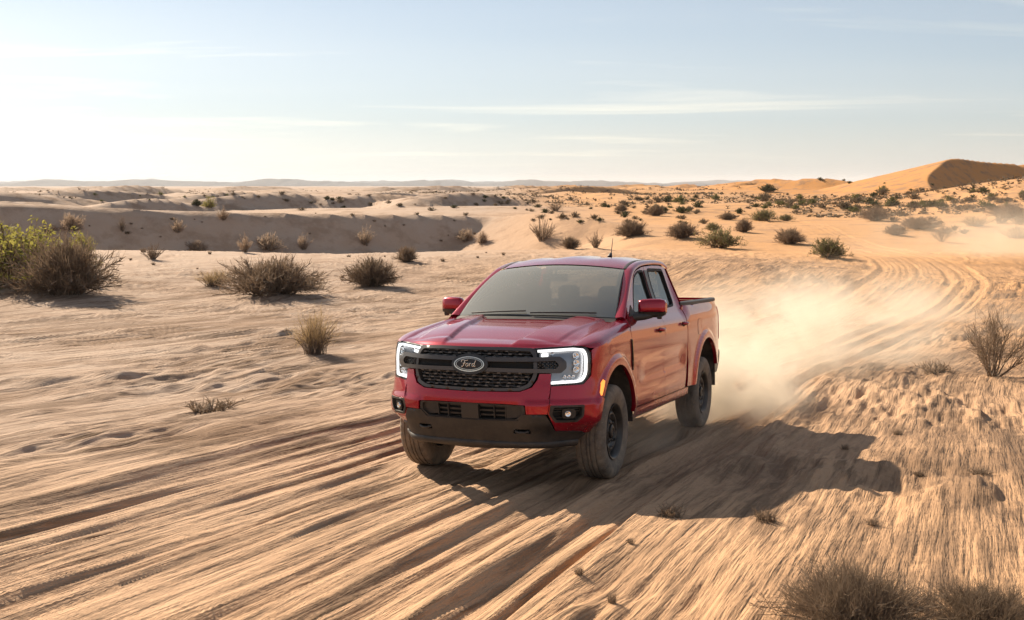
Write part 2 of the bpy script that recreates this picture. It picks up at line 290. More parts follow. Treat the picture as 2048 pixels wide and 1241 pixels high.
SCRUB = {
 'scrub on the plain behind the ridge': ('scrub on the plain behind the shaded ridge', [(-16.2, 155.7, 1.04, 0.57, 'scrub_small', 1),(-16.0, 155.7, 1.14, 0.54, 'scrub_small', 4),(-9.8, 159.8, 0.9, 0.35, 'scrub_small', 1),(-4.1, 164.9, 1.2, 0.62, 'scrub_dark', 5),(-31.7, 163.6, 1.49, 0.59, 'scrub_small', 6),(2.0, 146.6, 0.65, 0.31, 'scrub_small', 2),(-1.8, 165.8, 1.75, 0.72, 'scrub_small', 8),(-4.2, 163.8, 1.06, 0.51, 'scrub_dark', 2),(-14.0, 156.7, 0.61, 0.26, 'scrub_small', 1),(0.4, 148.6, 0.84, 0.35, 'scrub_dark', 2),(-24.7, 189.9, 1.61, 0.71, 'scrub_small', 4),(-2.6, 166.9, 0.72, 0.32, 'scrub_small', 2),(-5.9, 163.9, 1.01, 0.43, 'scrub_small', 2),(-19.5, 171.8, 1.35, 0.62, 'scrub_small', 4),(-30.9, 186.9, 1.44, 0.61, 'scrub_dark', 3),(2.4, 169.8, 1.05, 0.44, 'scrub_small', 2),(-10.6, 143.6, 1.43, 0.6, 'scrub_small', 7),(-38.7, 183.0, 1.61, 0.75, 'scrub_small', 3),(-37.8, 181.9, 1.71, 0.69, 'scrub_small', 6),(-5.4, 161.7, 1.02, 0.55, 'scrub_small', 2),(-1.3, 167.9, 1.05, 0.46, 'scrub_dark', 2),(-2.3, 154.7, 1.09, 0.47, 'scrub_small', 5),(-28.8, 185.8, 1.27, 0.57, 'scrub_dark', 0),(-29.5, 186.9, 1.8, 0.9, 'scrub_small', 6),(0.3, 169.9, 0.69, 0.37, 'scrub_small', 2),(-5.2, 161.7, 0.9, 0.4, 'scrub_small', 2),(-32.6, 184.8, 0.75, 0.4, 'scrub_small', 0),(-0.7, 166.8, 1.32, 0.66, 'scrub_small', 5),(-31.8, 186.9, 1.68, 0.81, 'scrub_dark', 3),(-34.2, 184.8, 1.41, 0.55, 'scrub_small', 3),(-25.3, 192.0, 1.19, 0.51, 'scrub_small', 1),(-8.0, 149.6, 1.31, 0.54, 'scrub_dark', 5),(-30.7, 185.8, 1.05, 0.46, 'scrub_small', 0),(-29.8, 187.9, 1.43, 0.63, 'scrub_dark', 3)]),
 'scrub among the left dunes': ('scrub among dunes behind the ridge', [(-43.9, 176.9, 0.7, 0.32, 'scrub_small', 2),(-62.0, 219.2, 1.04, 0.48, 'scrub_small', 2),(-58.6, 223.2, 1.22, 0.57, 'scrub_olive', 5),(-78.8, 230.3, 0.78, 0.34, 'scrub_olive', 1),(-48.1, 174.9, 0.78, 0.32, 'scrub_olive', 2),(-47.6, 142.7, 0.48, 0.25, 'scrub_olive', 1),(-78.2, 207.0, 1.04, 0.42, 'scrub_olive', 3),(-85.6, 223.2, 1.34, 0.6, 'scrub_olive', 3),(-65.4, 217.2, 0.91, 0.49, 'scrub_olive', 1),(-45.3, 176.9, 1.13, 0.62, 'scrub_small', 8),(-75.7, 234.3, 1.59, 0.87, 'scrub_olive', 7),(-41.7, 178.9, 0.99, 0.5, 'scrub_small', 5),(-43.5, 176.9, 0.59, 0.24, 'scrub_small', 2),(-61.1, 219.2, 0.69, 0.33, 'scrub_olive', 2)]),
 'scrub on the plain above the pickup': ('scrub on the plain above the pickup', [(2.2, 109.3, 0.8, 0.36, 'scrub_small', 0),(14.2, 136.5, 1.43, 0.61, 'scrub_dark', 4),(7.8, 103.3, 1.27, 0.64, 'scrub_small', 7),(6.5, 103.3, 0.95, 0.38, 'scrub_dark', 3),(19.5, 124.4, 1.26, 0.64, 'scrub_small', 5),(30.5, 195.9, 0.88, 0.46, 'scrub_small', 2),(18.2, 117.3, 0.62, 0.3, 'scrub_dark', 2),(20.2, 114.3, 1.34, 0.65, 'scrub_small', 8),(14.3, 125.4, 1.14, 0.52, 'scrub_small', 4),(17.9, 167.7, 0.93, 0.4, 'scrub_dark', 1),(2.9, 109.3, 1.23, 0.53, 'scrub_small', 6),(23.8, 140.5, 1.11, 0.45, 'scrub_small', 2),(14.6, 164.7, 1.17, 0.52, 'scrub_dark', 1),(18.1, 113.3, 0.83, 0.41, 'scrub_dark', 2),(25.0, 210.0, 1.38, 0.56, 'scrub_dark', 1),(12.6, 118.3, 1.08, 0.59, 'scrub_small', 4),(5.1, 139.5, 1.09, 0.52, 'scrub_small', 0),(16.8, 149.6, 0.99, 0.53, 'scrub_small', 1),(24.3, 210.0, 2.2, 1.07, 'scrub_small', 4),(14.5, 122.3, 0.66, 0.32, 'scrub_dark', 1),(3.6, 151.6, 1.44, 0.57, 'scrub_dark', 3),(6.1, 105.3, 1.31, 0.68, 'scrub_small', 6),(12.0, 220.1, 1.88, 0.92, 'scrub_small', 3),(17.2, 140.5, 1.33, 0.54, 'scrub_small', 4),(14.2, 146.6, 1.01, 0.43, 'scrub_small', 1),(13.6, 131.4, 1.15, 0.61, 'scrub_dark', 4),(10.8, 148.6, 0.72, 0.37, 'scrub_dark', 1),(8.3, 102.3, 1.0, 0.45, 'scrub_dark', 4),(13.7, 198.9, 1.28, 0.59, 'scrub_small', 0),(20.8, 198.9, 1.36, 0.61, 'scrub_dark', 1),(13.7, 139.5, 1.39, 0.62, 'scrub_small', 4),(20.5, 196.9, 2.53, 1.02, 'scrub_small', 7),(5.4, 105.3, 0.52, 0.25, 'scrub_small', 0),(32.5, 194.9, 1.6, 0.83, 'scrub_dark', 2),(18.0, 145.6, 0.71, 0.37, 'scrub_small', 1),(4.3, 141.5, 1.55, 0.7, 'scrub_dark', 3),(2.6, 144.5, 0.97, 0.5, 'scrub_small', 0),(14.4, 138.5, 1.47, 0.63, 'scrub_small', 4),(15.2, 148.6, 0.84, 0.44, 'scrub_small', 1),(20.4, 163.7, 0.95, 0.49, 'scrub_small', 1),(3.8, 107.3, 0.49, 0.23, 'scrub_dark', 0),(4.9, 106.3, 1.34, 0.7, 'scrub_small', 6),(4.0, 201.0, 1.57, 0.8, 'scrub_small', 0),(19.4, 126.4, 0.94, 0.39, 'scrub_small', 2),(20.4, 116.3, 0.79, 0.37, 'scrub_dark', 2),(14.2, 166.7, 1.48, 0.72, 'scrub_dark', 4)]),
 'scrub below the dunes': ('scrub on the plain below the dunes', [(47.4, 204.1, 2.43, 1.31, 'scrub_small', 4),(26.8, 199.9, 3.05, 1.62, 'scrub_small', 6),(19.8, 141.5, 1.75, 0.96, 'scrub_dark', 3),(45.0, 162.7, 2.23, 1.08, 'scrub_olive', 5),(48.5, 152.7, 2.2, 1.07, 'scrub_small', 5),(42.5, 148.6, 1.74, 0.81, 'scrub_small', 5),(42.1, 164.7, 2.34, 1.23, 'scrub_small', 5),(40.2, 156.7, 1.14, 0.62, 'scrub_small', 2),(23.8, 163.7, 1.14, 0.49, 'scrub_olive', 0),(46.3, 145.6, 1.55, 0.83, 'scrub_small', 2),(22.5, 144.6, 1.41, 0.56, 'scrub_small', 0),(38.8, 148.6, 1.85, 0.78, 'scrub_olive', 5),(43.2, 161.7, 2.05, 1.08, 'scrub_olive', 5),(42.2, 180.9, 3.09, 1.64, 'scrub_small', 7),(36.3, 161.7, 1.81, 0.71, 'scrub_dark', 4),(30.3, 195.9, 3.25, 1.47, 'scrub_olive', 6),(18.9, 144.6, 0.87, 0.45, 'scrub_small', 0),(36.2, 155.6, 1.57, 0.79, 'scrub_olive', 1),(29.4, 195.9, 1.45, 0.68, 'scrub_olive', 0),(55.0, 197.0, 1.39, 0.76, 'scrub_dark', 2),(26.1, 210.1, 1.29, 0.55, 'scrub_dark', 0),(52.2, 197.0, 2.11, 1.12, 'scrub_olive', 5),(29.6, 141.5, 1.56, 0.86, 'scrub_dark', 4),(28.5, 199.0, 2.76, 1.41, 'scrub_dark', 3),(37.3, 171.8, 1.12, 0.47, 'scrub_small', 1),(45.0, 146.6, 2.4, 1.27, 'scrub_small', 8),(45.4, 165.8, 1.2, 0.58, 'scrub_small', 2),(22.1, 141.5, 1.9, 1.03, 'scrub_dark', 3),(35.0, 207.1, 1.54, 0.78, 'scrub_dark', 0),(44.7, 141.5, 1.88, 0.91, 'scrub_olive', 5),(61.4, 193.0, 1.9, 0.83, 'scrub_dark', 2),(25.5, 201.9, 1.4, 0.57, 'scrub_small', 0),(44.9, 146.6, 2.52, 1.08, 'scrub_small', 8),(19.3, 145.6, 1.84, 0.94, 'scrub_olive', 3),(45.4, 199.0, 1.78, 0.7, 'scrub_olive', 1),(20.3, 146.6, 1.3, 0.63, 'scrub_small', 0),(45.0, 169.8, 1.23, 0.56, 'scrub_dark', 2),(30.1, 208.1, 1.76, 0.9, 'scrub_small', 0),(37.6, 143.5, 1.02, 0.54, 'scrub_small', 2),(37.1, 198.0, 2.28, 1.25, 'scrub_olive', 3),(19.2, 142.5, 2.3, 1.13, 'scrub_dark', 6),(38.5, 162.7, 1.63, 0.88, 'scrub_olive', 1),(46.5, 168.8, 1.95, 0.83, 'scrub_small', 5),(23.6, 144.6, 1.62, 0.77, 'scrub_small', 3),(45.6, 153.7, 1.26, 0.62, 'scrub_small', 2),(22.1, 142.5, 2.29, 1.0, 'scrub_small', 6),(29.1, 185.8, 1.56, 0.82, 'scrub_olive', 0),(28.0, 163.7, 2.34, 1.07, 'scrub_dark', 6),(40.9, 165.7, 2.13, 0.86, 'scrub_olive', 4),(41.0, 161.7, 1.1, 0.45, 'scrub_olive', 1),(23.2, 143.5, 1.01, 0.46, 'scrub_olive', 0),(59.6, 194.0, 1.6, 0.63, 'scrub_small', 2),(38.9, 152.6, 1.31, 0.54, 'scrub_small', 2),(24.4, 142.5, 1.07, 0.57, 'scrub_small', 0),(52.2, 165.8, 1.05, 0.42, 'scrub_olive', 2)]),
 'scrub in front of the big dune': ('scrub before the big orange dune', [(55.5, 137.7, 1.88, 0.87, 'scrub_olive', 4),(54.4, 133.6, 1.65, 0.67, 'scrub_small', 4),(56.7, 128.6, 1.94, 0.74, 'scrub_small', 5),(52.0, 148.7, 2.06, 0.8, 'scrub_olive', 3),(78.6, 209.2, 3.09, 1.25, 'scrub_small', 4),(44.9, 143.5, 2.15, 0.83, 'scrub_dark', 3),(52.3, 142.6, 0.78, 0.32, 'scrub_dark', 1),(57.2, 129.7, 1.76, 0.92, 'scrub_olive', 5),(51.2, 138.6, 1.98, 1.04, 'scrub_dark', 4),(57.1, 134.7, 1.13, 0.59, 'scrub_dark', 2),(51.7, 125.5, 1.78, 0.7, 'scrub_small', 4),(67.2, 197.1, 2.9, 1.52, 'scrub_small', 3),(49.2, 149.7, 2.21, 1.05, 'scrub_dark', 3),(64.0, 192.0, 2.78, 1.14, 'scrub_dark', 3),(52.3, 124.5, 1.79, 0.77, 'scrub_small', 5),(57.2, 125.6, 1.34, 0.63, 'scrub_small', 2),(51.0, 146.7, 1.13, 0.52, 'scrub_olive', 0),(60.1, 127.7, 1.52, 0.66, 'scrub_olive', 5),(54.2, 122.5, 1.42, 0.66, 'scrub_dark', 5),(54.6, 147.7, 2.12, 1.03, 'scrub_small', 4),(55.1, 139.7, 1.15, 0.44, 'scrub_dark', 1),(52.6, 132.6, 1.41, 0.73, 'scrub_small', 1),(49.0, 146.6, 2.22, 0.93, 'scrub_dark', 3),(55.8, 122.5, 1.08, 0.59, 'scrub_olive', 2),(53.7, 121.5, 1.99, 0.84, 'scrub_dark', 8),(47.4, 144.6, 1.31, 0.58, 'scrub_dark', 0),(55.3, 130.6, 1.83, 0.87, 'scrub_small', 5),(48.4, 143.6, 1.52, 0.7, 'scrub_small', 0),(56.5, 125.6, 1.46, 0.74, 'scrub_small', 5),(51.9, 134.6, 2.25, 1.13, 'scrub_dark', 7),(51.1, 144.6, 1.76, 0.79, 'scrub_dark', 3),(51.2, 124.5, 1.46, 0.58, 'scrub_small', 4),(53.0, 134.6, 2.26, 0.87, 'scrub_olive', 7),(53.5, 137.6, 1.18, 0.58, 'scrub_small', 1),(59.7, 137.8, 1.94, 0.85, 'scrub_dark', 5),(72.0, 211.2, 3.2, 1.58, 'scrub_olive', 3),(60.0, 190.0, 2.38, 1.15, 'scrub_olive', 3),(58.7, 124.6, 1.81, 0.99, 'scrub_small', 5),(51.2, 129.5, 1.84, 0.86, 'scrub_dark', 4),(52.2, 138.6, 1.13, 0.55, 'scrub_small', 1),(55.1, 132.6, 1.02, 0.48, 'scrub_small', 1),(48.9, 152.7, 1.3, 0.5, 'scrub_small', 0),(48.7, 152.7, 0.91, 0.35, 'scrub_dark', 0),(51.9, 137.6, 1.77, 0.92, 'scrub_olive', 4),(50.1, 144.6, 1.76, 0.82, 'scrub_olive', 3),(53.7, 141.7, 1.25, 0.49, 'scrub_dark', 1),(54.2, 124.5, 2.1, 0.99, 'scrub_olive', 8),(51.5, 135.6, 1.42, 0.7, 'scrub_olive', 1),(50.4, 136.6, 2.16, 1.15, 'scrub_small', 7),(50.3, 144.6, 1.66, 0.86, 'scrub_dark', 3),(53.5, 150.8, 1.32, 0.53, 'scrub_dark', 0),(60.1, 141.8, 1.68, 0.66, 'scrub_olive', 5)]),
 'scrub above the bend': ('scrub on the slope above the bend', [(38.8, 97.1, 1.67, 0.73, 'scrub_small', 4),(33.8, 97.2, 1.01, 0.55, 'scrub_small', 0),(38.6, 100.2, 1.1, 0.42, 'scrub_small', 1),(38.1, 105.2, 0.78, 0.39, 'scrub_small', 0),(40.2, 114.3, 1.62, 0.69, 'scrub_small', 3),(44.3, 114.3, 1.62, 0.64, 'scrub_small', 4),(49.3, 105.3, 1.72, 0.86, 'scrub_small', 5),(44.2, 123.4, 1.93, 0.85, 'scrub_small', 3),(43.1, 109.3, 1.01, 0.41, 'scrub_small', 1),(50.4, 107.3, 1.75, 0.92, 'scrub_small', 5),(40.9, 100.2, 1.13, 0.61, 'scrub_small', 1),(40.2, 109.3, 1.74, 0.79, 'scrub_small', 3),(41.9, 107.2, 0.81, 0.37, 'scrub_small', 1),(43.3, 115.3, 1.04, 0.43, 'scrub_small', 0),(40.5, 97.1, 1.4, 0.56, 'scrub_small', 4),(35.1, 99.2, 1.57, 0.69, 'scrub_small', 3),(48.3, 107.3, 1.98, 0.99, 'scrub_small', 8),(51.6, 112.3, 1.27, 0.53, 'scrub_small', 2),(35.8, 99.2, 0.94, 0.48, 'scrub_small', 0),(45.2, 97.1, 1.58, 0.72, 'scrub_small', 5),(49.0, 108.3, 0.72, 0.28, 'scrub_small', 2),(52.8, 113.4, 1.81, 0.74, 'scrub_small', 5)]),
 'bushes on the big dune': ("bush on the big dune's lit side", [(84.1, 297.1, 1.97, 1.01, 'scrub_dark', 6),(83.0, 242.6, 0.94, 0.4, 'scrub_olive', 1),(89.9, 295.1, 1.28, 0.7, 'scrub_dark', 0),(87.8, 227.5, 1.12, 0.55, 'scrub_dark', 2),(81.5, 222.3, 1.0, 0.54, 'scrub_dark', 2),(82.1, 264.8, 1.67, 0.79, 'scrub_dark', 6)]),
 'tufts on the shaded ridge': ('tuft on the face of the shaded ridge', [(-35.2, 100.2, 0.52, 0.24, 'tuft', 0),(-34.2, 100.2, 0.43, 0.19, 'tuft', 0),(-40.1, 98.3, 0.51, 0.23, 'tuft', 0),(-32.0, 102.3, 0.82, 0.32, 'scrub_small', 6),(-32.5, 100.1, 0.42, 0.18, 'tuft', 0),(-9.9, 113.4, 0.68, 0.34, 'scrub_small', 5),(-5.7, 133.4, 0.99, 0.5, 'scrub_small', 8),(-38.3, 98.2, 0.4, 0.17, 'tuft', 0),(-24.2, 106.3, 0.33, 0.16, 'scrub_small', 1),(-30.2, 103.2, 0.27, 0.13, 'tuft', 0),(-12.9, 110.2, 0.42, 0.23, 'tuft', 2),(-14.0, 110.3, 0.65, 0.3, 'tuft', 5),(-7.3, 111.1, 0.72, 0.28, 'tuft', 5),(-39.2, 98.3, 0.74, 0.29, 'tuft', 6),(-3.9, 113.1, 0.69, 0.29, 'tuft', 5),(-11.1, 111.2, 0.57, 0.25, 'tuft', 5),(-6.1, 114.3, 0.49, 0.24, 'scrub_small', 2),(-5.4, 113.1, 0.5, 0.2, 'tuft', 2),(-16.2, 110.3, 0.82, 0.33, 'scrub_small', 7),(-19.8, 109.4, 0.33, 0.18, 'tuft', 1),(-6.6, 112.1, 0.3, 0.15, 'tuft', 2),(-35.2, 99.1, 0.83, 0.36, 'scrub_small', 6),(-32.2, 102.3, 0.3, 0.12, 'tuft', 0),(-19.8, 106.1, 0.48, 0.21, 'tuft', 1),(-35.2, 99.2, 0.37, 0.16, 'scrub_small', 0),(-29.5, 103.2, 0.35, 0.16, 'tuft', 0)]),
 'tufts on the sand flat': ('tuft on the sand flat before the ridge', [(-6.3, 50.4, 0.22, 0.09, 'tuft', 1),(-18.7, 66.9, 0.46, 0.24, 'tuft', 3),(-0.5, 62.9, 0.46, 0.22, 'tuft', 5),(-21.5, 60.9, 0.35, 0.16, 'tuft', 0),(-14.7, 50.4, 0.22, 0.11, 'tuft', 0),(-18.9, 56.9, 0.38, 0.21, 'tuft', 3),(-22.4, 61.9, 0.35, 0.13, 'tuft', 0),(-9.8, 64.9, 0.46, 0.2, 'tuft', 4),(-11.9, 49.9, 0.41, 0.16, 'tuft', 7),(-11.1, 49.6, 0.32, 0.14, 'tuft', 4),(-13.4, 46.1, 0.21, 0.09, 'tuft', 0),(-3.6, 56.2, 0.44, 0.22, 'tuft', 8),(-1.6, 67.0, 0.25, 0.1, 'tuft', 2),(-7.2, 45.8, 0.34, 0.14, 'tuft', 4),(-6.5, 50.4, 0.34, 0.17, 'tuft', 4),(-7.4, 62.9, 0.24, 0.13, 'tuft', 2),(-1.9, 59.9, 0.4, 0.16, 'tuft', 5),(-12.0, 44.1, 0.15, 0.07, 'tuft', 0)]),
}
MOUNDS = [(s[0], s[1], s[2] * .60, min(.2, s[3] * .09)) for s in SHRUBS if s[2] > .9]
# ------------------------------------------------------------------ the ground
# truck frame -> world (the truck climbs a slope of about 4.7 degrees)
TM = np.array([[-0.39042, 0.92064, 0.0], [-0.91757, -0.38912, 0.08151], [0.07504, 0.03182, 0.99667]])
TP = np.array([0.015, 9.220, -0.754])
def tworld(x, y): return TP[:2] + TM[:2, 0] * x + TM[:2, 1] * y
_cl = [tworld(x, -.5) for x in (60, 40, 25, 14, 8, 4, 0, -3, -6, -9)]
_cl += [np.array(q) for q in ((6.1, 23.0), (9.9, 29.5), (14.5, 38.0), (19.0, 49.0), (22.3, 61.0), (24.6, 75.0), (26.6, 90.0), (28.5, 104.0), (30.0, 120.0), (34.0, 150.0))]
_cl = np.array(_cl)
_cu = np.concatenate([[0], np.cumsum(np.hypot(*np.diff(_cl, axis=0).T))])
_cf = interp(_cu, _cl)
CS = np.arange(0, _cu[-1], 1.5); CP = _cf(CS)
def road_st(X, Y):
    """distance along and signed distance across the track (positive to the truck's left)"""
    A = CP[:-1]; Bv = CP[1:] - A; L = np.hypot(Bv[:, 0], Bv[:, 1])
    best = np.full(X.shape, 1e9); S = np.zeros(X.shape); T = np.zeros(X.shape)
    for i in range(len(A)):
        dx = X - A[i, 0]; dy = Y - A[i, 1]; ex, ey = Bv[i] / L[i]
        s = np.clip(dx * ex + dy * ey, 0, L[i]); px = dx - ex * s; py = dy - ey * s; d = px * px + py * py
        k = d < best
        best = np.where(k, d, best); S = np.where(k, CS[i] + s, S); T = np.where(k, ex * py - ey * px, T)
    # the centre line runs from in front of the truck to behind it, so its left is the truck's right
    return S, np.where(T >= 0, -1, 1) * np.sqrt(best)

_zb = interp([-80, -20, 0, 12, 15, 20, 27, 36, 50, 66, 80], [.9, .9, 0, -.982, -1.2, -1.50, -1.84, -2.16, -2.40, -2.55, -2.6])
def dune(X, Y, z, crest, lee=.62, wind=.16, soft=.25, side=1, mar=160, seg=40):
    """crest: list of (x, y, height of the crest above datum); the steep lee lies on `side` of the crest direction"""
    c = np.array(crest, float); lo = c.min(0) - mar; hi = c.max(0) + mar
    m = (X > lo[0]) & (X < hi[0]) & (Y > lo[1]) & (Y < hi[1])
    if not m.any(): return z
    x = X[m]; y = Y[m]; best = np.full(x.shape, 1e9); D = np.zeros(x.shape); Hh = np.zeros(x.shape)
    u = np.concatenate([[0], np.cumsum(np.hypot(*np.diff(c[:, :2], axis=0).T))]); cf = interp(u, c); q = cf(np.linspace(0, u[-1], seg))
    for a, b in zip(q[:-1], q[1:]):
        e = b[:2] - a[:2]; l = np.hypot(*e); e = e / l; dx = x - a[0]; dy = y - a[1]; s = np.clip(dx*e[0]+dy*e[1], 0, l)
        px = dx - e[0]*s; py = dy - e[1]*s; d = np.hypot(px, py); k = d < best
        best = np.where(k, d, best); D = np.where(k, np.sign((e[0]*py - e[1]*px)) * d, D); Hh = np.where(k, a[2] + (b[2]-a[2]) * s / l, Hh)
    D = D * side
    h = Hh - np.where(D > 0, lee * D, wind * -D) + 0
    zz = z[m]; k = soft
    hh = np.clip(.5 + .5 * (h - zz) / k, 0, 1); z = z.copy(); z[m] = zz * (1 - hh) + h * hh + k * hh * (1 - hh)
    return z

def Z0(x, y):
    """level of the plain under the far dunes"""
    r = math.hypot(x, y)
    return float(-2.4 + 1.4 * sst(90, 210, y) * sst(-60, 60, x) - 4.0 * sst(260, 900, r) * (1 - .4 * sst(0, 200, x)) - 10 * sst(900, 4000, r)) + (1.5 * sst(26, 75, x - .12 * y) if r < 400 else 0)
_dr = random.Random(91)
FAR_DUNES = []
for _i in range(46):
    _d = 150 * (1500 / 150) ** ((_i + _dr.random()) / 46); _an = math.radians(_dr.uniform(-28, 27))
    if _d < 330 and _an > math.radians(4): _an = -abs(_an)
    _H = (1.3 + min(_d, 900) / 190) * _dr.uniform(.65, 1.25)
    FAR_DUNES.append((_d * math.sin(_an), _d * math.cos(_an), _H * _dr.uniform(11, 20), _H, _dr.uniform(.1, .75), _dr.uniform(.03, .10)))
LINES = [(_dr.uniform(-2.3, 1.55), _dr.uniform(.035, .06), _dr.choice((-1, 1, 1)) * _dr.uniform(.022, .042), _dr.uniform(3, 9), _dr.uniform(0, 90)) for _ in range(30)]
def height(X, Y, fine=True):
    R = np.hypot(X, Y)
    z = _zb(Y) + 0.0
    # gentle undulation of the plain
    far = sst(60, 160, R)
    z = z + sst(22, 60, R) * .35 * perlin(X / 23 + 3, Y / 17, 3) * (1 - far)
    z = z + far * (1.1 * perlin(X / 60 + .3, Y / 34, 11) + .5 * perlin(X / 27, Y / 15, 12)) * (1 - sst(500, 900, R))
    # plain rises towards the right and the back right
    z = z + 2.6 * sst(26, 75, X - .12 * Y) * sst(60, 130, Y) * (1 - sst(330, 520, Y)) * (1 - .55 * sst(175, 235, Y))
    z = z + 1.7 * sst(90, 210, Y) * sst(-60, 60, X) * (1 - sst(330, 520, Y))
    z = z + .45 * np.exp(-((X - 23) / 9) ** 2 - ((Y - 31) / 13) ** 2)
    # bank on the left of the bend, between truck and far shrubs
    z = z + .9 * np.exp(-((X - 9) / 6.0) ** 2 - ((Y - 47) / 9) ** 2)
    # trough in front of the long ridge on the left
    lip = 71 + 2.0 * perlin(X / 14 + 9, X * 0 + .5, 21) + .02 * X
    yc = np.interp(X, [-80, -62, -46, -33, -16.5, -4, 4], [85, 92, 97, 103, 110, 116, 119])
    tr = sst(lip, lip + 9, Y) * (1 - sst(yc - 1, yc + 7, Y)) * (1 - sst(1, 11, X - .05 * (Y - 80)))
    z = z - 2.3 * tr
    z = dune(X, Y, z, [(-105, 72, 1.6), (-80, 85, 1.0), (-62, 92, .5), (-46, 97, .06), (-33, 103, -.75), (-16.5, 110, -1.33), (-4, 116, -1.7), (1, 118, -2.2), (6, 119.5, -3.2)], lee=.86, wind=.09, soft=.12, side=-1)
    z = dune(X, Y, z, [(-4, 118, -2.3), (2, 112, -1.35), (7, 104, -1.5), (13, 96, -2.8)], lee=.5, wind=.14, soft=.5, side=-1)
    for (mx_, my_, mr, mh) in MOUNDS:
        k = (np.abs(X - mx_) < 3 * mr) & (np.abs(Y - my_) < 3 * mr)
        if k.any(): z[k] += mh * np.exp(-((X[k] - mx_) ** 2 + ((Y[k] - my_)) ** 2) / mr ** 2)
    # far dune fields: noise sheared towards the lee side (away from the sun)
    if fine is not None:
        k = 1.0
        n0 = 0
        for sc, am, r0, r1, sd in ((46, 2.6, 190, 330, 31), (95, 3.2, 380, 800, 32), (210, 5.0, 900, 2000, 33), (23, .9, 150, 230, 34)):
            wx = X / sc + .35 * perlin(X / sc / 2.1, Y / sc / 2.1, sd + 5); wy = Y / sc * .75 + .35 * perlin(X / sc / 2.3 + 7, Y / sc / 2.3, sd + 6)
            q = .66 * perlin(wx, wy, sd); sh = .45 * q
            w = perlin(wx - sh * .66, wy + sh * .75, sd)
            ridge = 1 - np.abs(w) * 2.2
            fall = sst(r0, r1, R) * (1 - (sst(600, 1100, R) if sc == 23 else sst(6000, 9000, R)))
            # keep the right-hand plain near the big dune calmer
            calm = 1 - .75 * sst(20, 60, X) * (1 - sst(330, 480, Y))
            z = z + am * fall * calm * (np.maximum(ridge, -.2) * .55 + .25 * w)
        z = z - 4.0 * sst(260, 900, R) * (1 - .4 * sst(0, 200, X)) - 10 * sst(900, 4000, R)
    for (x, y, L, H, a, b) in FAR_DUNES:
        e = np.array([math.cos(a), math.sin(a)]); nrm = np.array([-e[1], e[0]]); base = Z0(x, y)
        cr = [(x + e[0]*L*t + nrm[0]*L*b*math.sin(t*5), y + e[1]*L*t + nrm[1]*L*b*math.sin(t*5), base + H*(1.15*math.cos(t*3.0) ** 1 - .15) if abs(t) < .5 else base - .5) for t in np.linspace(-.5, .5, 7)]
        z = dune(X, Y, z, cr, lee=.80, wind=.11, soft=.12*H, side=-1, mar=9*H+10, seg=15)
    # the big orange dune at the right and its neighbours
    z = dune(X, Y, z, [(82, 206, -1.6), (84.5, 219, .7), (88.5, 232, 2.9), (96, 246, 5.4), (104.5, 258, 7.7), (114, 263, 7.0), (128, 268, 6.4), (150, 275, 5.9), (180, 280, 4.4)], lee=.80, wind=.23, soft=.5, side=-1)
    z = dune(X, Y, z, [(60, 318, .4), (75, 305, 2.5), (84, 298, 3.3), (92, 291, 2.2)], lee=.72, wind=.12, soft=.6, side=-1)
    z = dune(X, Y, z, [(55, 420, -1.5), (80, 398, 2.2), (92, 388, 3.6), (106, 372, 1.5)], lee=.72, wind=.13, soft=.8, side=-1)
    z = dune(X, Y, z, [(20, 330, -2.2), (30, 318, .5), (38, 310, 1.2), (48, 298, -1)], lee=.72, wind=.10, soft=.8, side=-1)
    # hill shoulder at the right edge
    z = z + 2.8 * np.exp(-((X - 72) / 16) ** 2 - ((Y - 135) / 24) ** 2)
    if not fine: return z
    # track and near relief
    near = R < 190
    x = X[near]; y = Y[near]; S, T = road_st(x, y); r = R[near]
    T = T - 0.0
    tt = T - .5                                  # truck-frame y on the straight part is T - 0.5
    jig = .16 * perlin(S / 9, T * 0, 41) + .04 * perlin(S / 3, T * .3, 42)
    ty = tt + jig
    inroad = sst(-3.4, -2.2, ty) * (1 - sst(1.45, 1.9, ty))
    fade = 1 - sst(18, 60, r) * .45
    ns = (1 - sst(60, 130, r)) 
    def g(c, w): return np.exp(-((ty - c) / w) ** 2)
    mod = 1 + .5 * perlin(S / 2.2, T * .4, 43)
    prof = (-.06 * inroad
            + .085 * mod * g(-2.83, .14) - .045 * g(-2.52, .10) + .07 * mod * g(-3.65, .22) + .05 * g(-4.4, .3)
            + .07 * mod * g(1.62, .10) + .055 * mod * g(1.02, .06) - .065 * g(1.24, .075) - .045 * g(.72, .06) + .05 * mod * g(.50, .055)
            - .055 * g(.18, .08) + .045 * g(-.02, .06) - .035 * g(-.9, .10) + .04 * g(-1.2, .06) + .028 * g(-1.85, .06) - .03 * g(-1.65, .06))
    for (c0, w0, a0, f0, s0) in LINES: prof = prof + a0 * np.exp(-((ty + .05 * perlin(S / f0, T * 0 + s0, 49) - c0) / w0) ** 2) * np.clip(.6 + 1.6 * perlin(S / (f0 * .6), T * 0 + s0 + 9.5, 53), 0, 1.5)
    kf = sst(14, 30, r)
    ridg = (1 - kf) * (.020 * perlin(S / 4.2, ty * 3.4, 44) + .020 * perlin(S / 3.2, ty * 9.5, 45) + .014 * perlin(S / 1.6, ty * 19, 46))
    ridg = ridg + kf * (.040 * perlin(S / 17, ty * 2.6, 47) + .026 * perlin(S / 13, ty * 5.5, 48))
    dz = fade * prof * (.80 + .20 * sst(16, 30, r)) + ns * inroad * ridg * .9
    # off the track: wind-combed hummocks drawn out along the track
    off = 1 - inroad
    w1 = fbm(S / 2.4, T / .55, 3, 50); w2 = fbm(S / .75, T / .15, 2, 54); w3 = fbm(S / 5.5, T / 2.4, 2, 57)
